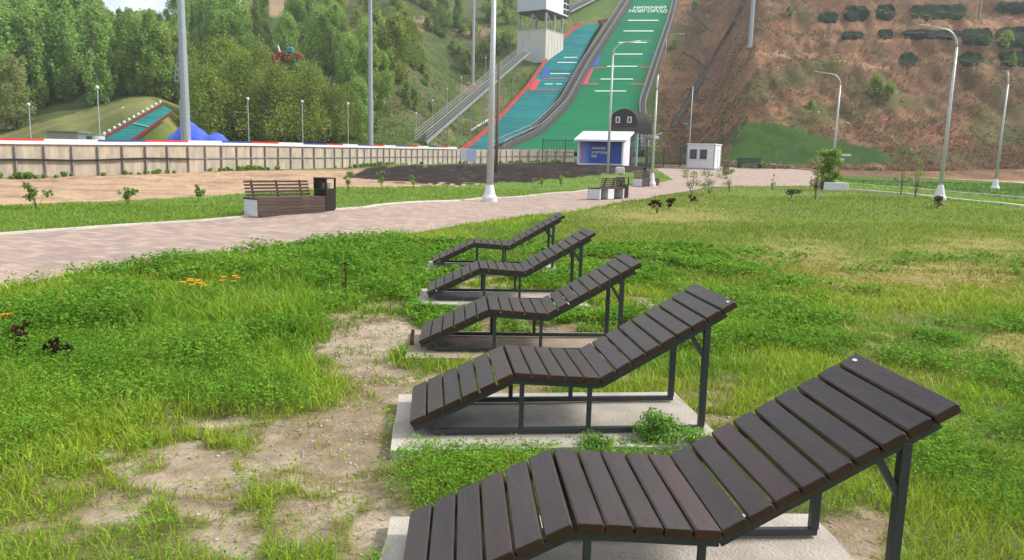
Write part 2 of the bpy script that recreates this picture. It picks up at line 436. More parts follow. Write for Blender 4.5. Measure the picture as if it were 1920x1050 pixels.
SOILS = [(690, 610, 62, 26), (700, 650, 75, 26), (680, 700, 45, 22), (690, 740, 60, 32), (630, 800, 85, 42), (660, 845, 95, 40), (540, 850, 90, 32),
         (430, 785, 55, 20), (390, 880, 105, 27), (300, 890, 75, 16), (350, 930, 65, 20), (440, 1020, 60, 34), (575, 975, 70, 34), (650, 950, 45, 25), (560, 800, 60, 20),
         (1000, 607, 130, 15), (900, 528, 70, 10), (1040, 728, 240, 12), (1590, 1010, 60, 48), (1355, 648, 45, 9), (240, 850, 40, 12), (200, 980, 60, 18),
         (760, 650, 60, 30), (735, 700, 40, 40), (1190, 575, 40, 10), (700, 1010, 40, 50), (60, 1000, 60, 14), (1330, 800, 40, 30)]
DRY = [(1830, 462, 120, 14), (1500, 485, 90, 26), (1720, 520, 260, 24), (1850, 665, 150, 28), (1640, 640, 60, 18), (1250, 405, 110, 12)]
OLIVE = [(1000, 440), (1090, 400), (1200, 372), (1320, 352), (1600, 352), (1920, 400), (2100, 430), (2100, 540), (1700, 510), (1500, 470), (1250, 455), (1120, 455)]
SANDP = [(-300, 400), (0, 386), (250, 376), (450, 364), (640, 352), (860, 347), (1010, 338), (1040, 332), (700, 316), (650, 318), (352, 321), (100, 330), (-300, 345)]
LAWN = [(1388, 228), (1470, 232), (1560, 262), (1640, 275), (1690, 306), (1480, 310), (1360, 300)]
VERGE = [(-500, 478), (0, 440), (450, 408), (900, 372), (1100, 357), (1225, 344), (1265, 337), (1235, 330), (1050, 334), (860, 348), (640, 352), (450, 364), (0, 386), (-500, 420)]

def near_masks(px, py, x, y):
    jx = (fbm(x*2.2, y*2.2, 51, 3) - .5); jy = (fbm(x*2.2, y*2.2, 57, 3) - .5)
    k = np.clip((py - 300)/300, .15, 1.3)
    qx, qy = px + jx*150*k, py + jy*90*k
    soil = gsum(qx, qy, [(a, b, c*.9, d*.88) for a, b, c, d in SOILS])*(.72 + .56*fbm(x*5.5, y*5.5, 59, 3)); dry = gsum(qx, qy, DRY)
    olive = inpoly(px + jx*120*k, py + jy*60*k, OLIVE).astype(float)
    thin = gsum(qx, qy, [(270, 965, 260, 70), (560, 905, 160, 90), (120, 1010, 160, 40), (470, 800, 150, 40)])
    soil = np.maximum(soil, thin*(.12 + .46*sstep(.42, .62, fbm(x*3.4 + 3, y*3.4, 173, 3))))
    return soil, dry, olive

# ------------------------------------------------------------------ ground sheet
def build_ground():
    a0 = np.arange(-40.5, 40.5, .17)
    ang = np.concatenate([np.arange(-180, -41, 3.0), a0, np.arange(41, 180, 3.0)])
    ang = np.radians(ang)
    rr = [0.0, .35, .7, 1.0]; r = 1.3
    while r < 420:
        rr.append(r); r *= 1.0125 if r < 85 else 1.0075
    rr += [460, 520, 620, 800]
    rr = np.array(rr)
    A, RR = np.meshgrid(ang, rr[1:])
    x = (RR*np.sin(A)); y = (RR*np.cos(A))
    n, m = x.shape
    x = x.ravel(); y = y.ravel(); z = H(x, y)
    px, py = proj(x, y, z); front = y > .5
    inp = pathdist_in(x, y)
    # sink under the paving and under the slabs
    z0 = z.copy()
    z = z - .07*inp - .05*onslab(x, y, -.08)
    Y = y
    c = np.zeros((len(x), 3))
    def put(mask, col, w=1.0):
        k = (mask*w)[:, None] if not np.isscalar(mask) else mask
        c[:] = c*(1 - k) + np.array(col)*k
    n1 = fbm(x*.35, y*.35, 61, 4); n2 = fbm(x*1.9, y*1.9, 67, 4); n3 = fbm(x*.06, y*.06, 71, 3)
    jit = np.clip(np.abs(py - 300)/40, .3, 1)
    # everywhere: grassy earth
    c[:] = np.array([.10, .15, .03])
    put(sstep(.35, .65, n1), (.15, .2, .045))
    # near meadow: brown earth between the stems
    soil, dry, olive = near_masks(px, py, x, y)
    nearw = (1 - sstep(11, 20, Y))*front
    put(nearw, (.15, .15, .055))
    put(olive*front*(py > 340), (.15, .2, .04), .85)
    put(np.clip(dry*1.4, 0, 1)*front*(py > 340), (.31, .27, .09), .65)
    soil = np.clip(soil + (fbm(x*6.5, y*6.5, 163, 2) - .5)*.4*(soil > .04), 0, 1)
    put(sstep(.1, .6, soil)*front*(py > 340), (.265, .205, .135), .95)
    put(sstep(.3, .55, soil)*front*(py > 340)*sstep(.45, .7, n2), (.40, .335, .25), .8)
    put((soil > .25)*front*(py > 340)*sstep(.5, .7, fbm(x*4, y*4, 73, 3)), (.2, .145, .095), .6)
    # verge of cut grass along the path
    jx = (n2 - .5)*30*jit; jy = (n2 - .5)*16*jit
    put(inpoly(px, py + jy, VERGE)*front, (.13, .21, .04))
    sp = inpoly(px + jx, py + jy*.8, SANDP)*front
    put(sp, (.48, .335, .215)); put(sp*sstep(.4, .6, n2), (.4, .275, .18)); put(sp*sstep(.55, .68, fbm(x*.5, y*1.6, 75, 3)), (.24, .165, .11), .7)
    mp_ = inpoly(px + jx, py + jy*.6, SOIL_MOUND)*front
    put(mp_, (.026, .019, .016)); put(mp_*sstep(.55, .75, n2), (.06, .047, .038))
    # ground behind the board fence
    # right side: strips of lawn and the sandy track
    rt = front*(px > 1540)*(py < 396)
    put(rt*(Y > 24)*(x > 18), (.1, .19, .035), .8)
    put(rt*(x > 23.4)*(Y < 70), (.07, .15, .025), .85)
    tr = inpoly(px, py + (n2 - .5)*3, [(1530, 319), (1600, 322), (1700, 325), (1920, 335), (2300, 352), (2300, 362), (1920, 343), (1700, 331), (1530, 325)])*front
    put(tr, (.55, .43, .3))
    put((rt*(py < 324)*(py > 300)), (.2, .26, .07), .7)
    # hills ---------------------------------------------------------------
    hl = sstep(66, 78, Y)*front
    left = hl*(px < 930)
    put(left, (.07, .10, .03)); put(left*sstep(.45, .62, n1), (.095, .125, .04)); put(left*sstep(.52, .66, fbm(x*.13, y*.22, 81, 4)), (.13, .105, .07), .7)
    put(left*sstep(.5, .68, n2), (.07, .12, .03), .6)
    bare = gsum(px + jx, py + jy, [(505, 10, 45, 22), (380, 6, 40, 8), (600, 5, 60, 14), (770, 45, 60, 14), (640, 60, 60, 8), (900, 60, 50, 8), (1010, 140, 30, 12), (900, 165, 40, 12)])
    put(left*sstep(.4, .7, bare), (.36, .25, .16), .8)
    moundp = inpoly(px + jx*.3, py + jy*.3, [(0, 262), (0, 250), (90, 225), (190, 200), (250, 182), (345, 178), (372, 262)])
    put(left*moundp, (.17, .19, .06)); put(left*moundp*sstep(.48, .62, n1), (.22, .22, .08))
    ctr = hl*inpoly(px, py, [(740, 290), (960, 110), (1040, 60), (1100, -20), (1320, -60), (1290, 60), (1210, 300)])
    put(ctr, (.09, .16, .035)); put(ctr*sstep(.5, .66, n1), (.16, .17, .06)); put(ctr*sstep(.58, .66, n2)*(py > 100), (.25, .17, .1), .6)
    rgt = hl*(px + jx > 1232)
    put(rgt, (.36, .205, .11)); put(rgt*sstep(.38, .5, n1), (.25, .15, .085)); put(rgt*sstep(.5, .62, n1), (.15, .1, .06)); put(rgt*sstep(.48, .6, n2), (.14, .105, .06), .65); put(rgt*sstep(.5, .62, fbm(x*3.1, y*3.1, 95, 3)), (.10, .075, .052), .5)
    put(rgt*sstep(.5, .7, fbm(x*.9, y*.5, 91, 4)), (.30, .205, .135), .75)
    put(rgt*gsum(px + jx, py + jy, [(1285, 190, 70, 75), (1340, 235, 60, 40), (1350, 60, 60, 40)]), (.38, .245, .145), .65)
    put(rgt*gsum(px + jx, py + jy, [(1750, 248, 75, 24)]), (.33, .175, .12), .8)
    grn = gsum(px + jx*2, py + jy*2, [(1520, 215, 60, 25), (1640, 180, 60, 24), (1700, 195, 80, 14), (1880, 235, 70, 50), (1700, 290, 120, 14), (1540, 130, 50, 22), (1430, 160, 30, 40), (1480, 140, 50, 25), (1880, 160, 40, 20), (1850, 290, 90, 16), (1300, 60, 22, 40), (1262, 80, 20, 50), (1500, 30, 60, 12)])
    put(rgt*sstep(.35, .75, grn), (.115, .14, .05), .8)
    put(rgt*sstep(.5, .58, fbm(x*.55 + z*.25, z*1.3 + x*.1, 97, 3)), (.15, .095, .06), .45)
    for tp, tc in (([(1380, 101), (1500, 106), (1600, 120), (1670, 132), (1670, 129), (1600, 116), (1500, 101), (1380, 96)], (.5, .36, .23)), ([(1530, 44), (1700, 42), (1920, 34), (1960, 34), (1960, 50), (1700, 56), (1530, 54)], (.37, .235, .145)),
                   ([(1530, 78), (1700, 82), (1960, 96), (1960, 101), (1700, 92), (1530, 86)], (.17, .11, .07)), ([(1290, 236), (1330, 236), (1450, 100), (1420, 100)], (.36, .235, .14)), ([(1590, 205), (1600, 203), (1700, 268), (1688, 272)], (.34, .24, .14))):  # first, dark band: shade under the nets painted into the slope colour
        put(rgt*inpoly(px + jx*.35, py + jy*.35, tp), tc, .75)
    c[:] = np.where((rgt > 0)[:, None], c*np.array([.84, .74, .68]), c)
    lw = inpoly(px + jx*.9, py + jy*.7, LAWN)*front*(Y > 70)
    put(lw, (.022, .068, .008)); put(lw*sstep(.4, .6, n1), (.034, .088, .01)); put(lw*sstep(.55, .7, n2), (.055, .09, .016), .7)
    faces = []
    i = np.arange(n-1)[:, None]*m; j = np.arange(m)[None, :]; j2 = (j + 1) % m
    q = np.stack([i + j, i + m + j, i + m + j2, i + j2], -1).reshape(-1, 4)
    # centre fan
    ctr_i = len(x)
    verts = np.concatenate([np.stack([x, y, z], 1), [[0, 0, 0]]])
    fan = np.stack([np.full(m, ctr_i), np.arange(m), (np.arange(m)+1) % m], 1)
    c = np.concatenate([c, [[.1, .12, .03]]])
    o = np_mesh('ground', verts, [q, fan], np.clip(c, 0, 1), M['ground'], smooth=True)
    tag(o, kind='structure')
build_ground()

def polygrid(poly, step, mat_, name, dz, kind='structure'):
    """Fill an XY polygon with a terrain-following sheet."""
    from mathutils.geometry import delaunay_2d_cdt
    P = []; n = len(poly)
    for i in range(n):
        a, b = Vector(poly[i]), Vector(poly[(i+1) % n]); L = (b - a).length; k = max(1, int(L/.5))
        for t in range(k): P.append(a + (b - a)*(t/k))
    nb = len(P)
    xs = [p.x for p in P]; ys = [p.y for p in P]
    gy = min(ys); pts = []
    while gy < max(ys):
        st = step*max(.5, gy/25)
        gx = min(xs)
        while gx < max(xs):
            pts.append((gx, gy)); gx += st
        gy += st
    pts = np.array(pts); ins = inpoly(pts[:, 0], pts[:, 1], poly)
    P += [Vector(q) for q in pts[ins]]
    v, e, f, *_ = delaunay_2d_cdt(P, [(i, (i+1) % nb) for i in range(nb)], [], 1, 1e-5)
    xy = np.array([(q.x, q.y) for q in v]); z = H(xy[:, 0], xy[:, 1]) + dz
    fs = [t for t in f if len(t) == 3]
    o = np_mesh(name, np.column_stack([xy, z]), [np.array(fs)], np.ones((len(xy), 3)), mat_, smooth=True)
    return tag(o, kind=kind)
polygrid(PATH_XY, .5, M['paving'], 'paved_path', .0)

def kerb(name, pts, w, h, label, seg=.8):
    mb = MB()
    P = []
    for i in range(len(pts)-1):
        a, b = Vector(pts[i]), Vector(pts[i+1]); k = max(1, int((b-a).length/seg))
        for t in range(k + (i == len(pts)-2)): P.append(a + (b-a)*(t/k))
    rows = []
    for i, p in enumerate(P):
        d = (P[min(i+1, len(P)-1)] - P[max(i-1, 0)]).normalized(); nrm = Vector((-d.y, d.x))*w/2
        z = Hs(p.x, p.y)
        L, Rr = p + nrm, p - nrm
        rows.append([(L.x, L.y, z - .15), (L.x, L.y, z + h), (Rr.x, Rr.y, z + h), (Rr.x, Rr.y, z - .15)])
    mb.grid(rows)
    o = mb.build(name, M['kerb']); return tag(o, kind='structure')
kerb('kerb', _back, .14, .035, '')
kerb('kerb', [gxy(1585, 357), gxy(1700, 366), gxy(1800, 377), gxy(1920, 390), gxy(2300, 435)], .3, .10, '')
kerb('kerb', [gxy(1550, 342), gxy(1620, 347), gxy(1760, 359), gxy(1920, 372), gxy(2300, 410)], .22, .07, '')
kerb('kerb', [gxy(1350, 303), gxy(1420, 307), gxy(1480, 311), gxy(1540, 318)], .4, .1, '')

# ------------------------------------------------------------------ loungers on their slabs
ORD = ['nearest', 'second nearest', 'middle', 'second farthest', 'farthest']
PF = [(0, .076), (.583, .358), (1.083, .326), (1.862, .781)]
LW = .651
def slats(mb, p0, p1, n, seed, first_ext=0.0):
    rnd = random.Random(seed)
    p0, p1 = Vector((p0[0], 0, p0[1])), Vector((p1[0], 0, p1[1])); d = p1 - p0; L = d.length; d /= L
    up = Vector((-d.z, 0, d.x)); pitch = L/n; T = .019
    for i in range(n):
        c = p0 + d*(pitch*(i + .5)); hw = pitch/2 - .0045
        g = rnd.random()
        base = (.043, .029, .025) if g < .82 else (.052, .029, .024)
        k = rnd.uniform(.9, 1.1); base = tuple(v*k for v in base); edge = (base[0]*.95, base[1]*.62, base[2]*.5)
        ch = .006; wj = rnd.uniform(-.003, .003); tw = rnd.uniform(-.002, .002)
        prof = [(-hw+ch, -T), (hw-ch, -T), (hw, -T+ch), (hw, T-ch), (hw-ch, T), (-hw+ch, T), (-hw, T-ch), (-hw, -T+ch)]
        rings = [(-LW/2 + wj, .86), (-LW/2 + wj + .003, 1), (LW/2 + wj - .003, 1), (LW/2 + wj, .86)]
        vs = []; cs = []
        for ri, (w, s) in enumerate(rings):
            for (a, b) in prof:
                a2 = a*(1 if s == 1 else (hw-.004)/hw); b2 = b*(s if s != 1 else 1)
                vs.append(c + d*(a2 + tw*w*3) + up*b2 + Vector((0, w, 0)))
                cs.append(base if (b > 0 and ri in (1, 2)) else edge)
        fs = []
        for r_ in range(3):
            for k2 in range(8):
                a, b = r_*8 + k2, r_*8 + (k2+1) % 8
                fs.append((a, a+8, b+8, b))
        fs.append(tuple(range(8))); fs.append(tuple(range(31, 23, -1)))
        o = len(mb.v); mb.v += [tuple(v) for v in vs]; mb.c += cs; mb.f += [tuple(q+o for q in f) for f in fs]
        mb.col = (.012, .01, .01)
        for w in (-LW/2 + .05, LW/2 - .05):           # countersunk screw heads
            q = c + Vector((0, w, 0)) + up*T; u2 = Vector((0, 1, 0))
            ring = [q + (d*math.cos(t) + u2*math.sin(t))*.0045 + up*.0007 for t in [k3*math.pi/3 for k3 in range(6)]]
            mb.add(ring, [tuple(range(6))])
        mb.col = W3

def offs(dn):      # the bent rail under the boards
    return [(x, z - dn) for x, z in PF]

def make_lounger(i):
    X, Y, Z, a = LOUNGERS[i]
    t = thing('sun_lounger', (X, Y, Z), '%s of the dark brown slatted loungers, standing on its own concrete slab' % ORD[i], 'lounger', 'slatted loungers in a row on the grass', a)
    for nm, k0, k1, n in (('footrest', 0, 1, 6), ('seat', 1, 2, 5), ('backrest', 2, 3, 9)):
        mb = MB(); slats(mb, PF[k0], PF[k1], n, 31*i + k0 + 3); mb.build(nm, M['slat'], t)
    sh = LW/2 - .043; b = .03
    rail = [(x, z) for x, z in offs(.038)]
    rail[0] = (rail[0][0] + .02, rail[0][1]); rail[3] = (rail[3][0] - .05, rail[3][1] - .03)
    for s in (-1, 1):
        mb = MB()
        for k in range(3): mb.beam((rail[k][0], s*sh, rail[k][1]), (rail[k+1][0], s*sh, rail[k+1][1]), b, b + .004*k)
        mb.build('side_rail', M['steel'], t)
        mb = MB(); mb.beam((.126, s*sh, .022), (1.724, s*sh, .022), b, b, bev=.003)
        mb.box((1.62, s*sh - .004, .037), (.016, .02, .004)); mb.build('base_rail', M['steel'], t)
        def zt(u): return np.interp(u, [q[0] for q in rail], [q[1] for q in rail])
        for u, wd in ((.141, .025), (.633, .026), (1.029, .026), (1.709, .036)):
            mb = MB(); mb.beam((u, s*sh, .036), (u, s*sh, zt(u) - .012), wd, wd, bev=.003); mb.build('leg', M['steel'], t)
        mb = MB(); mb.beam((1.70, s*sh, zt(1.709) - .20), (1.615, s*sh, zt(1.615) - .012), .024, .024); mb.build('brace', M['steel'], t)
        mb = MB(); mb.prism([(1.695, zt(1.709)-.012), (1.655, zt(1.655)-.012), (1.695, zt(1.709)-.06)], s*sh-.004, s*sh+.004); mb.build('gusset', M['steel'], t)
    for u, z_, w_, h_ in ((.141, .0215, b-.004, b-.004), (.20, zt(.20) - .002, .02, .012), (.60, zt(.60) - .002, .02, .012), (1.06, zt(1.06) - .002, .02, .012)):
        mb = MB(); mb.beam((u, -sh, z_), (u, sh, z_), w_, h_); mb.build('cross_rail', M['steel'], t)
    if i in (0, 1, 3):
        u0, w0 = [(1.825, LW/2 - .05), (1.835, -LW/2 + .05), 0, (1.56, LW/2 - .09)][i]
        d = Vector((PF[3][0]-PF[2][0], 0, PF[3][1]-PF[2][1])).normalized(); up = Vector((-d.z, 0, d.x))
        f = (u0 - PF[2][0])/(PF[3][0] - PF[2][0]); c = Vector((u0, w0, PF[2][1] + f*(PF[3][1]-PF[2][1]))) + up*.0205
        mb = MB(); ring = [c + d*math.cos(q)*.0075 + Vector((0, 1, 0))*math.sin(q)*.017 for q in [k*math.pi/6 for k in range(12)]]
        top = [p + up*.0012 for p in ring]
        mb.add(ring + top, [tuple(range(12, 24))] + [(k, (k+1) % 12, 12 + (k+1) % 12, 12 + k) for k in range(12)])
        mb.build('sticker', M['sticker'], t)
    return t

def make_slab(i):
    X, Y, Z, a = LOUNGERS[i]
    rnd = random.Random(i)
    mb = MB(); nx, ny = 26, 14
    def P(u, v):
        x = -.10 + 1.90*u; y = -.50 + .99*v
        ex = .012*(vnoise(x*6, i*9.1)-.5); ey = .014*(vnoise(y*7 + 40, i*5.3)-.5)
        if u in (0, 1): x += ey
        if v in (0, 1): y += ex*1.4
        z = .004*(float(fbm(np.array(x*3), np.array(y*3 + i), 3, 2)) - .5)
        return (x, y, z - .003)
    rows = [[P(c/nx, r/ny) for c in range(nx+1)] for r in range(ny+1)]
    mb.grid(rows)
    # sides
    rim = rows[0] + [r[-1] for r in rows[1:]] + rows[-1][::-1][1:] + [r[0] for r in rows[::-1][1:-1]]
    low = [(x + rnd.uniform(-.006, .006), y, -.16) for x, y, z in rim]; n = len(rim)
    mb.add(rim + low, [(k, n + k, n + (k+1) % n, (k+1) % n) for k in range(n)])
    o = mb.build('concrete_slab', M['concrete'] if i != 2 else M['dusty']); o.location = (X, Y, Z); o.rotation_euler = (0, 0, a)
    tag(o, 'pale rectangular concrete slab under the %s lounger' % ORD[i], 'slab', 'concrete slabs under the loungers')
for i in range(5): make_lounger(i); make_slab(i)

# ------------------------------------------------------------------ benches, bins
PD = Vector((_back[4][0] - _back[2][0], _back[4][1] - _back[2][1])).normalized()   # direction of the path
PA = math.atan2(PD.y, PD.x)
def make_bench(loc, rz, label):
    t = thing('park_bench', loc, label, 'bench', 'park benches along the paved path', rz)
    L, D, h = 2.0, .52, .46       # local x along, y across (backrest on +y)
    mb = MB(); mb.box((.045, 0, .22), (.09, D, .40), bev=.012); mb.build('end_block', M['cwhite'], t)
    mb = MB(); mb.box((L-.045, 0, .22), (.09, D, .40), bev=.012); mb.build('end_block', M['cwhite'], t)
    mb = MB(); mb.box((L*.55, .03, .22), (.5, D - .06, .40), bev=.012); mb.build('middle_block', M['cwhite'], t)
    mb = MB()
    for k in range(5):
        c = random.uniform(.8, 1.2); mb.col = (c, c, c)
        mb.box((L/2, -D/2 - .005, .06 + k*.081), (L - .02, .03, .074), bev=.006)
    mb.build('side_boards', M['benchwood'], t)
    mb = MB()
    for k in range(6):
        c = random.uniform(.85, 1.25); mb.col = (c, c, c)
        mb.box((L/2, -D/2 + .035 + k*.09, .445), (L + .02, .08, .04), bev=.006)
    mb.build('seat', M['benchwood'], t)
    mb = MB()
    for k in range(5):
        c = random.uniform(.85, 1.2); mb.col = (c, c, c)
        mb.box((.95, D/2 - .07 + .02*k, .51 + k*.078), (1.86, .025, .05), bev=.005)
    mb.build('backrest', M['benchwood'], t)
    for u in (.25, .95, 1.65):
        mb = MB(); mb.beam((u, D/2 - .04, .46), (u, D/2 + .06, .86), .05, .02); mb.build('backrest_support', M['binblack'], t)
    mb = MB(); mb.box((L/2, 0, .03), (L - .2, D - .12, .05)); mb.build('plinth', M['binblack'], t)
    return t
def make_bin(loc, rz, label):
    t = thing('litter_bin', loc, label, 'litter bin', 'dark litter bins beside the benches', rz)
    mb = MB(); mb.box((0, 0, .30), (.40, .40, .54), bev=.012); mb.build('body', M['binblack'], t)
    for sx in (-1, 1):
        for sy in (-1, 1): mb = MB(); mb.box((sx*.18, sy*.18, .695), (.04, .04, .25)); mb.build('corner_post', M['binblack'], t)
    mb = MB(); mb.box((0, .185, .695), (.318, .015, .248)); mb.build('back_panel', M['binblack'], t)
    mb = MB(); mb.box((0, 0, .835), (.42, .42, .03), bev=.008); mb.build('lid', M['binblack'], t)
    mb = MB(); mb.lathe((.03, -.03, .575), [(.10, 0), (.115, .13), (.10, .13), (.09, .02)], 14); mb.build('liner', M['ash'], t)
    mb = MB(); mb.box((0, 0, .015), (.34, .34, .03)); mb.build('foot', M['binblack'], t)
    return t
p = ground(483, 409)
b1 = make_bench(p + Vector((-PD.y, PD.x, 0))*.27, PA, 'brown slatted park bench with pale concrete end, nearest on the left of the path')
q = p + Vector((PD.x, PD.y, 0))*2.25 + Vector((-PD.y, PD.x, 0))*.32
make_bin((q.x, q.y, Hs(q.x, q.y)), PA + .2, 'black box litter bin behind the nearest bench on the left')
p = atY(1113, 377, 29.0); p.z = Hs(p.x, p.y)
b2 = copy_tree(b1); b2.location = p + Vector((.27, .1, 0)); b2.rotation_euler = (0, 0, PA + math.pi)
b2.location = p + Vector((PD.x*2, PD.y*2, 0)); b2['label'] = 'park bench turned towards the path with pale concrete end, at the meadow edge'
q = p + Vector((PD.x, PD.y, 0))*2.5
make_bin((q.x - .1, q.y, Hs(q.x, q.y)), PA, 'dark litter bin just behind the bench at the meadow edge')
p = ground(1203, 351)
b3 = copy_tree(b1); b3.location = p + Vector((-PD.y, PD.x, 0))*.25; b3.rotation_euler = (0, 0, PA); b3['label'] = 'far park bench with concrete end beside a white lamp post base'
q = p + Vector((PD.x, PD.y, 0))*2.35 + Vector((-PD.y, PD.x, 0))*.85
make_bin((q.x, q.y, Hs(q.x, q.y)), PA, 'black litter bin behind the farthest bench by the lamp post')

# ------------------------------------------------------------------ street lamps
def lamp(px, py, Y, h, side, label, cone=1.0, arm=1.5, rbase=.085):
    p = atY(px, py, Y); z = Hs(p.x, p.y)
    t = thing('street_lamp', (p.x, p.y, z), label, 'street lamp', 'white street lamps in the park')
    mb = MB(); mb.tube([(0, 0, .05), (0, 0, h*.5), (0, 0, h - .9)], [rbase, rbase*.78, rbase*.55], 12); mb.build('pole', M['galv'], t, smooth=True)
    if cone:
        mb = MB(); mb.lathe((0, 0, -.05), [(.26*cone, 0), (.265*cone, .2), (.2*cone, .3), (.14*cone, .58), (.1*cone, .72), (.09*cone, .72)], 20); mb.build('base', M['white'], t)
    if side:
        a = side if isinstance(side, float) else (0.0 if side > 0 else math.pi)
        dx, dy = math.cos(a), math.sin(a)
        pts = []
        for k in range(9):
            q = k/8*math.pi/2
            pts.append((dx*arm*.45*(1 - math.cos(q)), dy*arm*.45*(1 - math.cos(q)), h - .9 + .72*math.sin(q)))
        pts.append((dx*arm*.8, dy*arm*.8, h - .1))
        mb = MB(); mb.tube(pts, [.042]*6 + [.036]*3 + [.028], 10); mb.build('arm', M['galv'], t, smooth=True)
        X = Vector((dx, dy, .1)).normalized(); Yv = Vector((-dy, dx, 0)); Zv = X.cross(Yv)
        mb = MB(); mb.box((dx*arm*.95, dy*arm*.95, h - .07), (.42, .11, .035), Matrix((X, Yv, Zv)).transposed(), bev=.02); mb.build('lamp_head', M['galv'], t)
    return t
lamp(918, 371, 27.2, 9.0, 1, 'tall white lamp post with flared base beside the path, its top out of view', 1.05, rbase=.13)
lamp(1139, 328, 43.5, 7.6, 1, 'curved white street lamp standing in front of the blue kiosk', 0, arm=1.9)
lamp(1222, 344, 39.0, 5.75, R(75), 'white street lamp post by the farthest bench, right of the kiosk', .8, arm=.8, rbase=.075)
lamp(1247, 120, 142.0, 6.6, 1, 'thin lamp with curved arm at the right wall of the large jump', 0, arm=4.2, rbase=.07)
lamp(1559, 340, 52.0, 7.4, -1, 'hooked white street lamp rising behind the bushy planter tree', 0, arm=1.7)
lamp(1762, 366, 32.0, 7.2, -1, 'largest hooked street lamp on the right, with white flared base', 1.0, arm=1.5)
lamp(1865, 356, 47.0, 7.3, R(100), 'straight white street lamp nearest the right edge of the photo', 1.0, arm=.35)
lamp(1290, 312, 80.0, 9.3, None, 'slim pale pole beside the white guard cabin', 0, arm=.6, rbase=.06)
t = thing('utility_pole', atY(930, 325, 45), 'weathered brown wooden pole right behind the white lamp post', 'pole'); t.location.z = Hs(t.location.x, t.location.y)
mb = MB(); mb.tube([(0, 0, -.2), (.02, 0, 3), (.05, 0, 6.4)], [.11, .1, .085], 10); mb.build('shaft', M['oldpole'], t, smooth=True)
mb = MB(); mb.beam((-.0, -.13, 5.6), (-.0, -.15, 6.1), .1, .04); mb.build('bracket', M['fencepost'], t)

# sign with two arrow boards
p = atY(1566, 338, 51.0); p.z = Hs(p.x, p.y)
t = thing('direction_sign', p, 'white direction sign with two arms, behind the bushy planter tree', 'sign')
mb = MB(); mb.tube([(0, 0, 0), (0, 0, 2.0)], .035, 8); mb.build('post', M['galv'], t)
for z, l in ((1.86, .95), (1.56, .5)):
    mb = MB(); mb.prism([(.04, z-.07), (l-.08, z-.07), (l, z), (l-.08, z+.07), (.04, z+.07)], -.012, .012); mb.build('sign_board', M['white'], t)

# ------------------------------------------------------------------ floodlight masts and small lamps
def mast(px, py, Y, h, r, label, lattice=False):
    p = atY(px, py, Y); p.z = Hs(p.x, p.y)
    t = thing('floodlight_mast', p, label, 'mast', 'tall grey floodlight masts')
    mb = MB(); n = 4
    for k in range(n):
        z0, z1 = h*k/n - (.3 if k == 0 else 0), h*(k+1)/n + .25
        r0 = r*(1 - .5*k/n); r1 = r*(1 - .5*(k+1)/n)
        mb.tube([(0, 0, z0), (0, 0, z1)], [r0, r1], 12)
    mb.build('shaft', M['mastgrey'], t, smooth=False)
    mb = MB(); mb.lathe((0, 0, -.1), [(r*1.7, 0), (r*1.7, .12), (r*1.2, .14), (r*1.1, .5)], 12); mb.build('base', M['mastgrey'], t)
    mb = MB()
    mb.beam((-1.3, 0, h), (1.3, 0, h), .1, .12)
    for k in range(5): mb.box((-1.1 + .55*k, -.15, h + .25), (.45, .2, .4), bev=.03)
    mb.build('floodlights', M['mastgrey'], t)
    if lattice:
        mb = MB()
        for k in range(6): mb.beam((-.05, 0, 6.0 + .42*k), (-.75 + .08*k, 0, 6.0 + .42*k), .07, .09)
        mb.beam((-.72, 0, 5.9), (-.3, 0, 8.3), .05, .05); mb.beam((-.45, 0, 5.9), (-.2, 0, 8.3), .05, .05)
        mb.build('ladder_bracket', M['mastgrey'], t)
        mb = MB(); mb.tube([(-.33, -.1, -.2), (-.35, -.1, 4.6)], .045, 8); mb.build('cable_pipe', M['galv'], t)
        mb = MB(); mb.box((.42, -.15, .55), (.25, .2, .4), bev=.02); mb.build('junction_box', M['white'], t)
    return t
mast(350, 268, 58, 24, .34, 'thickest grey floodlight mast, standing by the blue tarpaulin', True)
mast(695, 272, 84, 24, .30, 'slim grey floodlight mast left of the long metal stairway')
p = ground(886, 160); mast(886, 160, p.y, 22, .32, 'grey floodlight mast rising behind the middle of the metal stairway')
p = ground(1406, 89); mast(1406, 89, p.y, 22, .34, 'grey floodlight mast standing on the brown slope')

def small_lamp(px, ptop, pbase, Y, label, spot=False):
    if Y is None: Y = ground(px, pbase).y
    p = atY(px, pbase, Y); p.z = Hs(p.x, p.y); h = atY(px, ptop, Y).z - p.z
    t = thing('slope_lamp', p, label, 'lamp', 'small lamps on thin poles behind the board fence')
    mb = MB(); mb.tube([(0, 0, -.2), (0, 0, h)], .035, 6); mb.build('pole', M['galv'], t)
    mb = MB(); mb.lathe((0, 0, h - .05), [(.06, 0), (.13, .06), (.13, .2), (.07, .27)], 10); mb.build('lamp_head', M['white'], t)
RL = [(188, 166, 262, 60, 'small white lamp on a thin pole at the foot of the short practice jump'),
      (467, 187, 272, 70, 'leftmost of three thin pole lamps in front of the big bush'),
      (568, 192, 274, 74, 'middle of three thin pole lamps in front of the big bush'),
      (653, 196, 275, 77, 'right one of three thin pole lamps in front of the big bush'),
      (58, 198, 255, 66, 'small slanting white lamp at the far left below the wood'),
      (232, 205, 232, 77, 'tiny white lamp on the grassy mound above the practice jump'),
      (780, 214, 250, None, 'lowest of the thin pole lamps left of the stairway'),
      (811, 189, 238, None, 'second lowest of the thin pole lamps left of the stairway'),
      (838, 167, 215, None, 'third from the bottom of the thin pole lamps left of the stairway'),
      (864, 146, 195, None, 'fourth from the bottom of the thin pole lamps left of the stairway'),
      (910, 109, 150, None, 'highest of the thin pole lamps left of the stairway'),
      (958, 62, 96, None, 'thin pole lamp beside the left wall of the judges tower')]
for a in RL: small_lamp(*a)

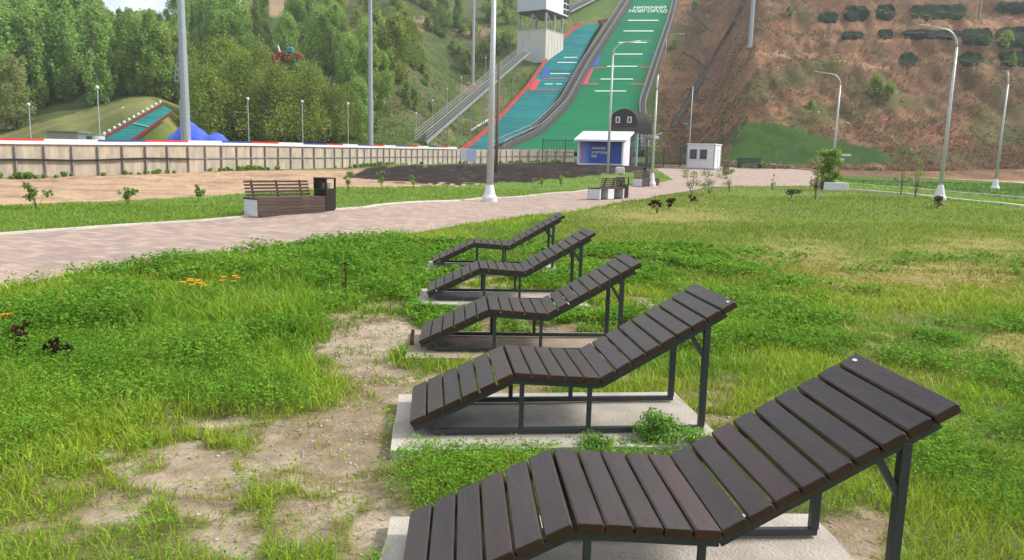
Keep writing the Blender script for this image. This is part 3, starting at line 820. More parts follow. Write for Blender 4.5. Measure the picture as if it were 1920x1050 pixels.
# ------------------------------------------------------------------ board fence round the rink
FP = [(0, 30), (352, 37.5), (617, 48.8), (760, 62), (860, 74), (960, 82), (1082, 86)]
FXY = [Vector(((px - 960)/1400*Y, Y)) for px, Y in FP]
FXY = [FXY[0] + (FXY[0] - FXY[1]).normalized()*12] + FXY
def along(pts, step):
    out = []; acc = 0.0
    for i in range(len(pts)-1):
        a, b = pts[i], pts[i+1]; L = (b - a).length; d = (b - a)/L
        while acc <= L: out.append((a + d*acc, d)); acc += step
        acc -= L
    return out
def board_fence():
    t = thing('board_fence', (FXY[3].x, FXY[3].y, Hs(*FXY[3])), 'long pale plywood board fence with white rail, red and blue caps', 'fence')
    o = t.location
    st = along(FXY, 1.15); HH = 1.48
    z = [Hs(p.x, p.y) for p, d in st]
    z = list(np.convolve(np.pad(z, 4, mode='edge'), np.ones(9)/9, 'valid'))
    pan, rail, cap = MB(), MB(), MB(); caps = {}
    for i in range(len(st)-1):
        a, b = st[i][0], st[i+1][0]; za, zb = z[i], z[i+1]
        A = Vector((a.x, a.y, 0)) - Vector((o.x, o.y, o.z)); B = Vector((b.x, b.y, 0)) - Vector((o.x, o.y, o.z))
        n = Vector((-(b-a).y, (b-a).x, 0)).normalized()*.03          # away from the camera side
        up = lambda P, zz: P + Vector((0, 0, zz))
        j = random.uniform(-.004, .004)
        # panel (a thin box behind the posts)
        mid0, mid1 = up(A + n*1.6, za + HH*.47), up(B + n*1.6, zb + HH*.47)
        pan.beam(mid0, mid1 + (mid0-mid1)*.006, .02, HH*.94 + j)
        rail.beam(up(A - n*.2, za + .68), up(B - n*.2, zb + .68), .035, .05)
        far = a.y > 72 and (a.x > -5.8)
        if not far:
            cap.beam(up(A, za + HH - .07), up(B, zb + HH - .07), .1, .14)
            c = (i//2) % 3
            if c == 0: cap.beam(up(A, za + HH + .045), up(B, zb + HH + .045), .1, .085)
            else: caps.setdefault((i//2, c), MB()).beam(up(A, za + HH + .045), up(B, zb + HH + .045), .1, .085)
        mb = MB(); mb.beam(up(A - n*.9, za - .1), up(A - n*.9, za + HH - .2), .055, .07, up=(n.x, n.y, 0)); mb.build('post', M['fencepost'], t)
    for mb, nm, mm in ((pan, 'board_panels', 'ply'), (rail, 'mid_rail', 'fencepost'), (cap, 'top_rail', 'white')): mb.build(nm, M[mm], t)
    for (k, c), mb in caps.items(): mb.build('blue_cap' if c == 1 else 'red_cap', M['blue' if c == 1 else 'red'], t)
    pts = []
    for i in range(0, 19):
        p = st[i][0]; n = Vector((-(st[i][1]).y, st[i][1].x))*.09
        pts.append(Vector((p.x - n.x, p.y - n.y, z[i] + .70 + .03*math.sin(i*1.3))) - o)
    mb = MB(); mb.tube(pts, .035, 6); mb.build('cable', M['black'], t)
board_fence()
p = atY(879, 307, 66); p.z = Hs(p.x, p.y)
t = thing('notice_board', p, 'white notice board in front of the board fence left of the lamp post', 'sign')
mb = MB(); mb.box((-.35, 0, .95), (.75, .03, .95), bev=.01); mb.build('panel', M['white'], t)
mb = MB(); mb.box((.25, -.02, .85), (.8, .03, 1.1), bev=.01); mb.build('panel', mat('pale_blue_notice', (.5, .55, .75), (.42, .47, .68), 3, .6), t)
mb = MB(); mb.tube([(-.3, .04, 0), (-.3, .04, 1.3)], .03, 6); mb.tube([(.25, .04, 0), (.25, .04, 1.3)], .03, 6); mb.build('posts', M['galv'], t)

# ------------------------------------------------------------------ blue tarpaulin, sheds, practice jump
p = atY(372, 268, 60); p.z = Hs(p.x, p.y)
def tarp():
    P = []
    nu, nv = 44, 26
    for j in range(nv+1):
        row = []
        for i in range(nu+1):
            u = i/nu*2-1; v = j/nv*2-1
            x = u*3.5; y = v*1.8
            edge = (1 - abs(u)**3)*(1 - abs(v)**2.6)
            h = max(3.1*max(0, 1 - abs(x + .7)/2.9)**.6, 2.45*max(0, 1 - abs(x - 1.6)/2.0)**.45)
            z = h*max(edge, 0)**.55
            z += .13*(fbm(np.array(x*1.6 + 3), np.array(y*.9), 5, 3) - .5)*edge - .22*abs(math.sin(math.atan2(y + 1.2, x + .7)*9))*edge*min(1, math.hypot(x + .7, y)/1.5)
            row.append((x, y, max(float(z), 0.0)))
        P.append(row)
    mb = MB(); mb.grid(P); return mb
o = tarp().build('tarpaulin', M['tarp'], smooth=True); o.location = p
tag(o, 'bright blue tarpaulin heap behind the board fence', 'tarpaulin')

p = atY(128, 266, 58); p.z = Hs(p.x, p.y)
t = thing('site_shed', p, 'low grey brown shed with flat roof behind the fence', 'shed')
mb = MB(); mb.box((0, 0, .9), (2.3, 1.6, 2.0), bev=.02); mb.build('wall', mat('grey_brown_sheeting', (.3, .27, .24), (.24, .22, .2), 3, .7), t)
mb = MB(); mb.box((0, 0, 1.94), (2.5, 1.8, .08)); mb.build('roof', M['fencepost'], t)
p = atY(172, 266, 58); p.z = Hs(p.x, p.y)
t = thing('site_cabin', p, 'small pale blue grey cabin with a dark window beside the shed', 'cabin')
mb = MB(); mb.box((0, 0, .85), (1.35, 1.4, 1.75), bev=.02); mb.build('wall', M['greyclad'], t)
mb = MB(); mb.box((0.22, -.71, 1.38), (.42, .02, .5)); mb.build('window', M['glass'], t)
mb = MB(); mb.box((0, 0, 1.755), (1.45, 1.5, .06)); mb.build('roof', M['mastgrey'], t)

def strip(rows, dz=0.0):      # rows of [(x,y,z)...]
    mb = MB(); mb.grid([[Vector(q) + Vector((0, 0, dz)) for q in r] for r in rows]); return mb
def practice_jump():
    # bottom edge, then top edge, unprojected onto the mound
    L0, L1 = atY(193, 262, 64.5), atY(306, 197, 73.5)
    R0, R1 = atY(238, 266, 64.0), atY(323, 207, 73.2)
    t = thing('practice_ski_jump', L0, 'short green practice ski slope with red side boards on the left mound', 'ski slope')
    t.location.z = Hs(L0.x, L0.y); o = Vector(t.location)
    rows = []; redl = []; redr = []
    for k in range(15):
        f = k/14; a = L0.lerp(L1, f); b = R0.lerp(R1, f)
        sag = 0
        a.z = max(a.z + sag, Hs(a.x, a.y) + .08); b.z = max(b.z + sag, Hs(b.x, b.y) + .08)
        rows.append([a.lerp(b, s/6) - o for s in range(7)])
        redl.append((a, b))
    strip(rows).build('matting', M['matteal'], t)
    for side, nm in ((0, 'side_board'), (1, 'side_board')):
        mb = MB()
        for k in range(14):
            p0, p1 = redl[k][side] - o, redl[k+1][side] - o
            mb.beam(p0 + Vector((0, 0, .1 - .25*side)), p1 + Vector((0, 0, .06 - .2*side)), .1, .26)
        mb.build(nm, mat('dark_red_boards', (.2, .022, .028), (.14, .02, .025), 5, .6), t)
    for k in range(13):
        f = (k + .3)/13; a = redl[int(f*14)][0].lerp(redl[min(int(f*14)+1, 14)][0], f*14 - int(f*14)) - o
        mb = MB(); mb.lathe((a.x, a.y, a.z + .3), [(.04, 0), (.12, .07), (.135, .16), (.08, .26), (.02, .29)], 8); mb.build('side_light', M['white'], t)
    a, b = rows[6][1], rows[6][6]
    mb = MB(); mb.beam(Vector(a) + Vector((0, -.0, .09)), Vector(b) + Vector((0, 0, .09)), .22, .02); mb.build('line', M['line'], t)
practice_jump()

# ------------------------------------------------------------------ ski jumps
BL = [(290, 942), (278, 964), (255, 1017), (205, 1065), (130, 1105), (43, 1160), (0, 1187), (-110, 1252)]
BR = [(290, 1200), (278, 1200), (255, 1198), (205, 1197), (165, 1211), (130, 1222), (43, 1252), (0, 1263), (-110, 1288)]
def ip(tab, py):
    t = sorted(tab); return float(np.interp(py, [q[0] for q in t], [q[1] for q in t]))
SMT = {}
def sm(tab, py):       # smoothed edge
    key = id(tab)
    if key not in SMT:
        v = np.array([ip(tab, q) for q in _ys]); k = np.hanning(35); k /= k.sum(); SMT[key] = np.convolve(np.pad(v, 17, mode='reflect', reflect_type='odd'), k, 'valid')
    return float(np.interp(py, _ys, SMT[key]))
pys = list(range(290, -111, -5))
def big_jump():
    o = jump(1090, 290); t = thing('large_ski_jump', o, 'large green ski jump landing slope with white distance lines and lettering', 'ski jump')
    P = lambda px, py, dz=0.25: jump(px, py, dz) - o
    ns = 14
    mb = MB()
    for py in pys: pass
    rows = [[P(sm(BL, py) + (sm(BR, py) - sm(BL, py))*s/ns, py) for s in range(ns+1)] for py in pys]
    mb.grid(rows); mb.build('landing_matting', M['matgreen'], t, smooth=True)
    # distance lines (each its own part)
    for py, x0, x1 in ((174, 1115, 1174), (151.5, 1126, 1187), (127.5, 1138, 1195), (104.5, 1150, 1205), (82.5, 1160, 1213), (61, 1169, 1225), (41, 1177, 1234)):
        mb = MB(); mb.grid([[P(x0 + (x1-x0)*s/6, q, .31) for s in range(7)] for q in (py+.85, py-.85)]); mb.build('distance_line', M['line'], t)
    def quad(nm, mm, pts):
        mb = MB(); A, B, C, D = pts      # bottom-left, bottom-right, top-right, top-left in pixels
        n = 8
        mb.grid([[P(A[0]+(D[0]-A[0])*f + ((B[0]+(C[0]-B[0])*f) - (A[0]+(D[0]-A[0])*f))*s/3, A[1]+(D[1]-A[1])*f, .32) for s in range(4)] for f in [k/n for k in range(n+1)]])
        mb.build(nm, M[mm], t)
    M['mred'] = mat('red_matting', (.55, .06, .08), (.47, .05, .07), 3, .6); M['mblue'] = mat('blue_matting', (.03, .09, .42), (.025, .07, .34), 3, .6)
    quad('red_zone', 'mred', ((1087, 162), (1100, 162), (1113, 131), (1104, 131)))
    quad('red_zone', 'mred', ((1207, 162), (1214.5, 162), (1223, 129), (1219, 129)))
    quad('blue_zone', 'mblue', ((1107, 127), (1118, 127), (1128, 108), (1119.5, 108)))
    quad('blue_zone', 'mblue', ((1223, 125), (1228, 125), (1234.5, 104), (1231, 104)))
    quad('red_line', 'mred', ((1100, 162), (1121, 162), (1122, 160), (1101, 160)))
    quad('red_line', 'mred', ((1183, 162), (1207, 162), (1207.5, 160), (1184, 160)))
    quad('red_line', 'mred', ((1113, 131), (1136, 131), (1137, 129.3), (1114, 129.3)))
    quad('red_line', 'mred', ((1199, 130), (1219, 130), (1219.5, 128.3), (1200, 128.3)))
    quad('blue_line', 'mblue', ((1127, 106.3), (1149, 106.3), (1149.5, 105), (1127.5, 105)))
    quad('blue_line', 'mblue', ((1206, 106), (1231, 106), (1231.5, 104.7), (1206.5, 104.7)))
    # lettering on the matting
    for s, x0, x1, y0, y1 in (('НИЖНИЙ', 1187, 1247, 20.2, 13.6), ('НОВГОРОД', 1178, 1249, 28, 21.4)):
        me = text_mesh(s); co = np.array([v.co[:] for v in me.vertices]); mn, mx = co.min(0), co.max(0)
        for v in me.vertices:
            u = (v.co.x - mn[0])/(mx[0]-mn[0]); w = (v.co.y - mn[1])/(mx[1]-mn[1])
            v.co = P(x0 + (x1-x0)*u + 3*w, y0 + (y1-y0)*w, .42)
        me.materials.clear(); me.materials.append(M['line'])
        ob = bpy.data.objects.new('lettering', me); COL.objects.link(ob); ob.parent = t
    # side walls with walkway and railing, left and right
    for side, tab, d0, d1, inner in (('l', BL, -17, -2, 1), ('r', BR, 1.5, 12, -1)):
        f = lambda py: 132.0/ max(60, 132 - (205 - py)*.2)
        sc = lambda py: min(1.25, 127.0/YJ(py))
        wall, walk, rail = MB(), MB(), MB()
        A = [P(sm(tab, py) + d0*sc(py), py, .5) for py in pys]; B = [P(sm(tab, py) + d1*sc(py), py, .5) for py in pys]
        for k in range(len(pys)-1):
            walk.beam((A[k]+B[k])/2, (A[k+1]+B[k+1])/2, (B[k]-A[k]).length, .18)
            for E in (A, B):
                wall.beam(E[k] - Vector((0, 0, .25)), E[k+1] - Vector((0, 0, .25)), .12, .6)
                rail.beam(E[k] + Vector((0, 0, 1.15)), E[k+1] + Vector((0, 0, 1.15)), .08, .08)
                rail.beam(E[k] + Vector((0, 0, .62)), E[k+1] + Vector((0, 0, .62)), .05, .05)
                for s in (0, .5):
                    q = E[k].lerp(E[k+1], s); rail.beam(q, q + Vector((0, 0, 1.15)), .07, .07)
        # raking struts on the inner face
        st = MB()
        if side == 'l':
            for k in range(len(pys)-1):
                for s in (0, .33, .66):
                    q = B[k].lerp(B[k+1], s); st.beam(q + Vector((.05, -.1, .35)), q + Vector((.6, -.15, -.25)), .09, .09)
            st.build('struts', M['railgrey'], t)['kind'] = 'stuff'
        walk.build('walkway', M['wallwood'], t); wall.build('side_wall', M['wallwood'], t); rail.build('railing', M['railgrey'], t)
def text_mesh(s):
    cu = bpy.data.curves.new('lettering', 'FONT'); cu.body = s; cu.size = 1; cu.offset = .012; cu.extrude = 0; cu.resolution_u = 3
    ob = bpy.data.objects.new('lettering', cu); COL.objects.link(ob)
    dg = bpy.context.evaluated_depsgraph_get(); me = bpy.data.meshes.new_from_object(ob.evaluated_get(dg))
    bpy.data.objects.remove(ob); bpy.data.curves.remove(cu); return me
big_jump()

SL = [(292, 858), (275, 885), (230, 933), (167, 990), (123, 1020), (78, 1053), (56, 1078), (47, 1096)]
SR = [(292, 900), (278, 938), (255, 992), (207, 1036), (140, 1078), (73, 1112), (56, 1124), (47, 1130)]
def small_jump():
    o = jump(960, 290); t = thing('small_ski_jump', o, 'smaller teal ski jump landing slope with red edge beside the large one', 'ski jump')
    P = lambda px, py, dz=0.15: jump(px, py, dz) - o
    yy = list(range(292, 46, -4)) + [47]
    mb = MB(); mb.grid([[P(sm(SL, py) + (sm(SR, py)-sm(SL, py))*s/10, py) for s in range(11)] for py in yy])
    for v in range(len(mb.v)):
        y = mb.v[v][1]; g = .75 + .55*vnoise(y*1.1, 3.3); mb.c[v] = (g, g, g*(1 + .25*vnoise(y*.7, 9)))
    mb.build('landing_matting', M['matteal'], t, smooth=True)
    mb = MB()
    for k in range(len(yy)-1):
        mb.beam(P(sm(SL, yy[k]) - 1, yy[k], .35), P(sm(SL, yy[k+1]) - 1, yy[k+1], .35), .3, .7)
    mb.build('edge_board', mat('red_edge_boards', (.5, .06, .06), (.35, .04, .04), .6, .6), t)
    mb = MB()
    for k in range(len(yy)-1):
        mb.beam(P(sm(SR, yy[k]) - .5, yy[k], .3), P(sm(SR, yy[k+1]) - .5, yy[k+1], .3), .2, .5)
    mb.build('edge_board', M['netnavy'], t)
    mb = MB(); mb.beam(P(1122, 46, .5), P(1139, 43, .5), .6, .7); mb.build('take_off', mat('dark_red_take_off', (.14, .05, .05), (.1, .04, .04), 3, .6), t)
    for py, x0, x1 in ((110, 1057, 1083), (119.5, 1045, 1081), (140.5, 1031, 1069), (160, 1021, 1036), (160, 1042, 1054)):
        mb = MB(); mb.grid([[P(x0 + (x1-x0)*s/6, q, .24) for s in range(7)] for q in (py+.75, py-.75)]); mb.build('distance_line', M['line'], t)
    def quad(nm, mm, A, B, C, D):
        mb = MB(); n = 6
        mb.grid([[P(A[0]+(D[0]-A[0])*f + ((B[0]+(C[0]-B[0])*f) - (A[0]+(D[0]-A[0])*f))*s/3, A[1]+(D[1]-A[1])*f, .25) for s in range(4)] for f in [k/n for k in range(n+1)]])
        mb.build(nm, M[mm], t)
    quad('red_zone', 'mred', (990, 172), (1003, 172), (1014, 152), (1003, 152))
    quad('blue_zone', 'mblue', (1013, 150), (1022, 150), (1033, 130), (1022, 130))
    quad('red_line', 'mred', (1000, 172), (1052, 172), (1053, 171), (1001, 171))
    quad('red_line', 'mred', (1016, 151), (1062, 151), (1063, 150), (1017, 150))
small_jump()

# ------------------------------------------------------------------ judges' tower
def rotbox(t, nm, mm, c, size, bev=0.0):
    mb = MB(); mb.box(c, size, bev=bev); return mb.build(nm, M[mm], t)
def tower():
    # local frame: x along the front (camera-left face), y into the depth; origin at the front right corner
    c = atY(1022, 118, 143.5); a = R(-33)
    t = thing('judges_tower', c, 'pale judges tower with overhanging white cabin on steel columns beside the ski jumps', 'tower', rz=a)
    W, D, h = 6.3, 6.6, 6.0
    mb = MB(); mb.box((-W/2, D/2, h/2 + .05), (W, D, h), bev=.04); mb.build('lower_wall', M['beige'], t)
    mb = MB()
    for k in range(1, 6): mb.box((-W*k/6, -.015, h/2 + .05), (.04, .03, h - .2))
    for k in range(1, 6): mb.box((.015, D*k/6, h/2 + .05), (.03, .04, h - .2))
    mb.build('panel_joint', M['beige'], t)
    mb = MB(); mb.box((-1.6, -.05, 1.35), (2.0, .06, 2.5)); mb.build('door', M['greyclad'], t)
    mb = MB(); mb.box((-W/2, D/2, h + .1), (W + .12, D + .12, .12)); mb.build('ledge', M['greyclad'], t)
    for x, y in ((-.25, .25), (-W/2, .25), (-W+.25, .25), (-.25, D-.3), (-W+.25, D-.3), (-.25, D/2)):
        mb = MB(); mb.box((x, y, h + 1.6), (.32, .32, 3.0)); mb.build('column', M['railgrey'], t)
    mb = MB()
    mb.beam((-W+.3, .2, h+.2), (-W/2, .2, h+3), .14, .14); mb.beam((-W/2, .2, h+3), (-.3, .2, h+.2), .14, .14)
    mb.beam((-.2, .3, h+3), (-.2, D/2, h+.2), .16, .16); mb.beam((-.2, D/2, h+3), (-.2, D-.4, h+.2), .16, .16)
    mb.build('brace', M['railgrey'], t)
    z0 = h + 3.1
    mb = MB(); mb.box((-W/2 + .1, D/2 + .6, z0 + .25), (W - .3, D + 1.5, .3)); mb.build('floor_deck', M['darkmetal'], t)
    mb = MB(); mb.box((-W/2 + .1, D/2 + .6, z0 + 2.75), (W, D + 2.0, 4.7), bev=.03); mb.build('upper_wall', M['whiteclad'], t)
    mb = MB(); mb.box((-W/2 + .1, -.63 + .21, z0 + 2.75), (W - .05, .06, 4.64)); mb.build('front_shade_sheet', M['greyclad'], t)  # grey sheet over the white front: its shade put into the colour
    for j in range(4):
        for k in range(2):
            mb = MB(); mb.box((.12, D + .9 - k*1.05, z0 + 1.1 + j*1.05), (.06, .85, .8)); f = mb.build('window', M['glass'], t)
    mb = MB(); mb.box((.2, D + 1.45, z0 + 1.5), (.12, .12, 7.4)); mb.build('downpipe', M['railgrey'], t)
    mb = MB(); mb.box((-W/2 + .1, D/2 + .6, z0 + 5.2), (W + .5, D + 2.5, .18)); mb.build('roof', M['greyclad'], t)
    for x, y in ((-.4, .4), (-2.4, .3), (-4.2, .3), (-5.9, .4), (-.4, 3)):
        mb = MB(); mb.box((x, y, -1.2), (.28, .28, 2.5)); mb.build('stilt', M['beige'], t)
    mb = MB(); mb.box((-W/2, D/2, -.12), (W - .3, D - .3, .34)); mb.build('floor_beam', M['darkmetal'], t)
tower()

# ------------------------------------------------------------------ stairways up the slope
def stairway(A, B, w, label, posts=True, nseg=46):
    A, B = Vector(A), Vector(B)
    t = thing('metal_stairway', A, label, 'stairway')
    d = B - A; hd = Vector((d.x, d.y, 0)).normalized(); n = Vector((-hd.y, hd.x, 0))*w/2
    mb = MB()
    nst = int(d.length/.75)
    for k in range(nst):
        c = d*((k + .5)/nst); mb.beam(c - n, c + n, .5, .06, up=(0, 0, 1))
    mb.build('treads', M['railgrey'], t)
    mb = MB()
    for s in (-1, 1): mb.beam(n*s - Vector((0, 0, .15)), d + n*s - Vector((0, 0, .15)), .12, .4)
    mb.build('stringers', M['railgrey'], t)
    for s in (-1, 1):
        mb = MB()
        for hh in (.45, .8, 1.15): mb.beam(n*s + Vector((0, 0, hh)), d + n*s + Vector((0, 0, hh)), .06, .06)
        for k in range(nseg+1):
            c = d*(k/nseg) + n*s; mb.beam(c, c + Vector((0, 0, 1.15)), .055, .055)
        mb.build('railing', M['railgrey'], t)
    if posts:
        for k in range(1, 9):
            for s in (-1, 1):
                c = d*(k/9) + n*s*.9; g = Hs(A.x + c.x, A.y + c.y) - A.z
                if g < c.z - .3:
                    mb = MB(); mb.beam((c.x, c.y, g - .3), (c.x, c.y, c.z - .3), .13, .13); mb.build('support_post', M['railgrey'], t)
            c = d*(k/9); mb = MB(); mb.beam(c - n*1.2 - Vector((0,0,.25)), c + n*1.2 - Vector((0,0,.25)), .12, .3); mb.build('landing_beam', M['railgrey'], t)
A = ground(788, 270); A.z += .3
B = atY(985, 97, 143.5)
stairway(A, B, 1.55, 'long straight metal stairway climbing the slope to the judges tower')
stairway(jump(1060, 27, .6), jump(1160, -22, .8), 2.6, 'upper metal stairway climbing from the judges tower past the top of the photo', False, 30)

# ------------------------------------------------------------------ kiosk, canopy, guard cabin
def kiosk():
    c = atY(1168, 306, 65.5); c.z = Hs(c.x, c.y) - .05; a = R(-22)
    t = thing('kiosk', c, 'small white kiosk with sloping roof and blue lettered front', 'kiosk', rz=a)
    W, D = 4.15, 2.3; hf, hb = 2.15, 2.85
    prof = [(0, 0.05), (D, 0.05), (D, hb), (0, hf)]
    mb = MB()
    for x0, x1 in ((-W, -W + .16), (-.16, 0)):
        vs = [(x, y, z) for x in (x0, x1) for y, z in prof]
        mb.add(vs, [(0, 1, 2, 3), (7, 6, 5, 4), (0, 4, 5, 1), (1, 5, 6, 2), (2, 6, 7, 3), (3, 7, 4, 0)])
    mb.build('side_wall', M['white'], t)
    mb = MB(); mb.box((-W/2, D - .05, 1.4), (W - .34, .08, 2.7)); mb.build('back_wall', M['white'], t)
    mb = MB(); mb.box((-W/2, .55, 1.1), (W - .34, .08, 1.95)); mb.build('front_panel', M['print'], t)
    mb = MB(); mb.box((-W/2, .25, .09), (W - .33, .5, .16)); mb.build('plinth', M['white'], t)
    # roof
    e = .28; sl_ = (hb - hf)/D
    pr = [(-.3, hf - .3*sl_), (D + .15, hb + .15*sl_), (D + .15, hb + .15*sl_ + .16), (-.3, hf - .3*sl_ + .16)]
    mb = MB(); vs = [(x, y, z + .01) for x in (-W - e, e) for y, z in pr]
    mb.add(vs, [(0, 1, 2, 3), (7, 6, 5, 4), (0, 4, 5, 1), (1, 5, 6, 2), (2, 6, 7, 3), (3, 7, 4, 0)]); mb.build('roof', M['white'], t)
    for i, (s, w) in enumerate((('нижний', 1.0), ('новгород', 1.28), ('800', .5))):
        me = text_mesh(s); co = np.array([v.co[:] for v in me.vertices]); mn, mx = co.min(0), co.max(0)
        k = w/(mx[0]-mn[0])
        k = .34
        for v in me.vertices: v.co = ((v.co.x - mn[0])*k - W + 1.15, .505, v.co.y*k + 1.42 - i*.36)
        me.materials.clear(); me.materials.append(M['white'])
        ob = bpy.data.objects.new('lettering', me); COL.objects.link(ob); ob.parent = t
    # steel footing
    mb = MB()
    for x in (-W + .1, -.1): mb.box((x, D/2, -.1), (.12, D - .1, .3))
    mb.build('skid', M['fencepost'], t)
kiosk()

def canopy():
    c = atY(1168, 258, 76); g = Hs(c.x, c.y); a = R(-30)
    t = thing('lift_station', (c.x, c.y, g), 'dark arched lift station canopy behind the white kiosk', 'lift station', rz=a)
    zb = atY(1168, 240, 76).z - g - .4; W = 3.0; D = 4.0; r = W/2
    top = atY(1168, 205, 76).z - g
    def arc(rr, n=16): return [(rr*math.cos(math.pi*k/n), zb + .75 + (top - zb - .75)*math.sin(math.pi*k/n)*rr/r) for k in range(n+1)]
    pr = [(r, zb)] + arc(r) + [(-r, zb)]
    mb = MB(); mb.prism(pr, 0, D); mb.build('canopy', M['darkmetal'], t)
    mb = MB()
    for k in range(15):
        y = .15 + k*(D - .3)/14
        for q in range(len(pr)-1): mb.beam((pr[q][0]*1.015, y, pr[q][1] + .02), (pr[q+1][0]*1.015, y, pr[q+1][1] + .02), .07, .07)
    mb.build('ribs', M['rib'], t)
    for x in (-.62, .62):
        mb = MB(); mb.box((x, -.03, zb + 1.2), (.46, .06, .62), bev=.01); f = mb.build('window', M['white'], t)
        mb = MB(); mb.box((x, -.07, zb + 1.2), (.2, .02, .4)); mb.build('pane', M['glass'], f)
    mb = MB(); mb.box((0, -.04, zb + .62), (W*.98, .05, .08)); mb.build('front_rail', M['rib'], t)
    mb = MB(); mb.box((0, -.02, zb + .25), (W*.99, .05, .45)); mb.build('front_apron', M['rib'], t)
    for x in (-1.1, -.32, .32, 1.1): mb = MB(); mb.box((x, -.03, zb + 1.0), (.05, .04, .7)); mb.build('mullion', M['rib'], t)
    mb = MB(); mb.tube([(q[0]*1.02, -.05, q[1] + .02) for q in arc(r)], .06, 6); mb.build('front_arch', M['rib'], t)
    for x in (-r + .2, r - .2):
        for y in (.5, D - .5):
            mb = MB(); mb.box((x, y, zb/2), (.22, .22, zb)); mb.build('column', M['mastgrey'], t)
    mb = MB()
    pts = [(1.1*math.cos(q), D*.62 + 1.1*math.sin(q), zb - .55) for q in [k*math.pi/10 for k in range(21)]]
    mb.tube(pts, .09, 6)
    for k in range(0, 20, 4): mb.beam((0, D*.62, zb - .55), pts[k], .08, .08)
    mb.build('bull_wheel', M['mastgrey'], t)
    mb = MB(); mb.tube([(0, D*.62, 0), (0, D*.62, zb)], .22, 10); mb.build('wheel_pillar', M['mastgrey'], t)
    mb = MB(); mb.box((r + .5, D*.7, zb - .4), (1.0, 1.6, .35), bev=.05); mb.beam((r, D*.5, zb-.6), (r+1.3, D*.9, zb+.1), .1, .1); mb.build('drive_gear', M['mastgrey'], t)
canopy()

def cabin():
    c = atY(1338, 318, 77); c.z = Hs(c.x, c.y); a = R(-31)
    t = thing('guard_cabin', c, 'small white guard cabin with two dark windows at the plaza edge', 'cabin', rz=a)
    W, D, h = 2.9, 2.3, 2.45
    mb = MB(); mb.box((-W/2, D/2, h/2 + .05), (W - .06, D - .06, h), bev=.01); mb.build('wall', M['white'], t)
    for x in (-W, 0):
        for y in (0, D): mb = MB(); mb.box((x - .03 if x == 0 else x + .03, y + (.03 if y == 0 else -.03), h/2 + .05), (.1, .1, h + .02)); mb.build('corner_frame', M['mastgrey'], t)
    mb = MB(); mb.box((-W/2, -.02, .1), (W, .06, .12)); mb.build('base_frame', M['mastgrey'], t)
    mb = MB(); mb.box((.02, D/2 + .03, .1), (.06, D - .08, .12)); mb.build('base_frame', M['mastgrey'], t)
    for k in range(1, 4): mb = MB(); mb.box((-W*k/4, .026, h*.2 + .08), (.03, .02, h*.36)); mb.build('panel_joint', M['greyclad'], t)
    mb = MB(); mb.box((-W/2, D/2, h + .12), (W + .1, D + .1, .12), bev=.02); mb.build('roof', M['whiteclad'], t)
    for x in (-2.2, -1.15):
        mb = MB(); mb.box((x, .0, 1.55), (.9, .06, 1.15)); f = mb.build('window', M['white'], t)
        mb = MB(); mb.box((x, -.04, 1.55), (.74, .03, .98)); mb.build('pane', M['glass'], f)
    mb = MB(); mb.box((.0, 1.55, 1.2), (.05, .6, 1.9)); mb.build('door', M['whiteclad'], t)
cabin()

# dark bench on the lawn
p = atY(1405, 308, 83); p.z = Hs(p.x, p.y) + .05
t = thing('lawn_bench', p, 'dark green slatted bench at the foot of the bright lawn', 'bench', rz=-.05)
mb = MB()
for k in range(4): mb.box((0, -.4 + k*.16, .48), (2.9, .13, .07), bev=.02)
mb.build('seat', M['meshgreen'], t)
mb = MB()
for k in range(4): mb.box((0, .22 + k*.05, .62 + k*.15), (2.6, .06, .13), bev=.02)
mb.build('backrest', M['meshgreen'], t)
for x in (-1.1, 1.1):
    mb = MB(); mb.box((x, -.15, .23), (.3, .75, .45), bev=.03); mb.build('leg', M['black'], t)

# ------------------------------------------------------------------ dark green mesh fences
def mesh_fence(pts, h, label, step=.16, seg=2.5):
    P0 = Vector(pts[0]); t = thing('mesh_fence', P0, label, 'fence')
    L = along([Vector((p[0], p[1])) for p in pts], step)
    mb = MB(); pz = [Vector(p).z for p in pts]
    zz = np.convolve(np.pad([Hs(p.x, p.y) for p, d in L], 6, mode='edge'), np.ones(13)/13, 'valid')
    V = [Vector((p.x, p.y, z)) - P0 for (p, d), z in zip(L, zz)]
    for k, v in enumerate(V): mb.beam(v + Vector((0, 0, .05)), v + Vector((0, 0, h)), .035, .035)
    for hh in (.1, h*.5, h*.97):
        for k in range(0, len(V)-1, 4): mb.beam(V[k] + Vector((0, 0, hh)), V[min(k+4, len(V)-1)] + Vector((0, 0, hh)), .03, .04)
    mb.build('mesh_panel', M['meshgreen'], t)
    n = int(seg/step)
    for k in range(0, len(V), n):
        mb = MB(); mb.beam(V[k] - Vector((0, 0, .2)), V[k] + Vector((0, 0, h + .1)), .09, .09); mb.build('post', M['meshgreen'], t)
def G(px, Y):
    x = (px - 960)/1400*Y; return (x, Y, Hs(x, Y))
mesh_fence([G(1010, 79), G(1090, 79.5)], 2.6, 'dark green mesh fence in front of the ski jump foot, left of the kiosk')
mesh_fence([G(1172, 76), G(1235, 79), G(1300, 82)], 2.1, 'dark green mesh fence between the kiosk and the guard cabin', .13)
mesh_fence([G(1296, 88), G(1335, 91), G(1368, 94)], 2.0, 'green mesh fence on the slope behind the guard cabin', .25)

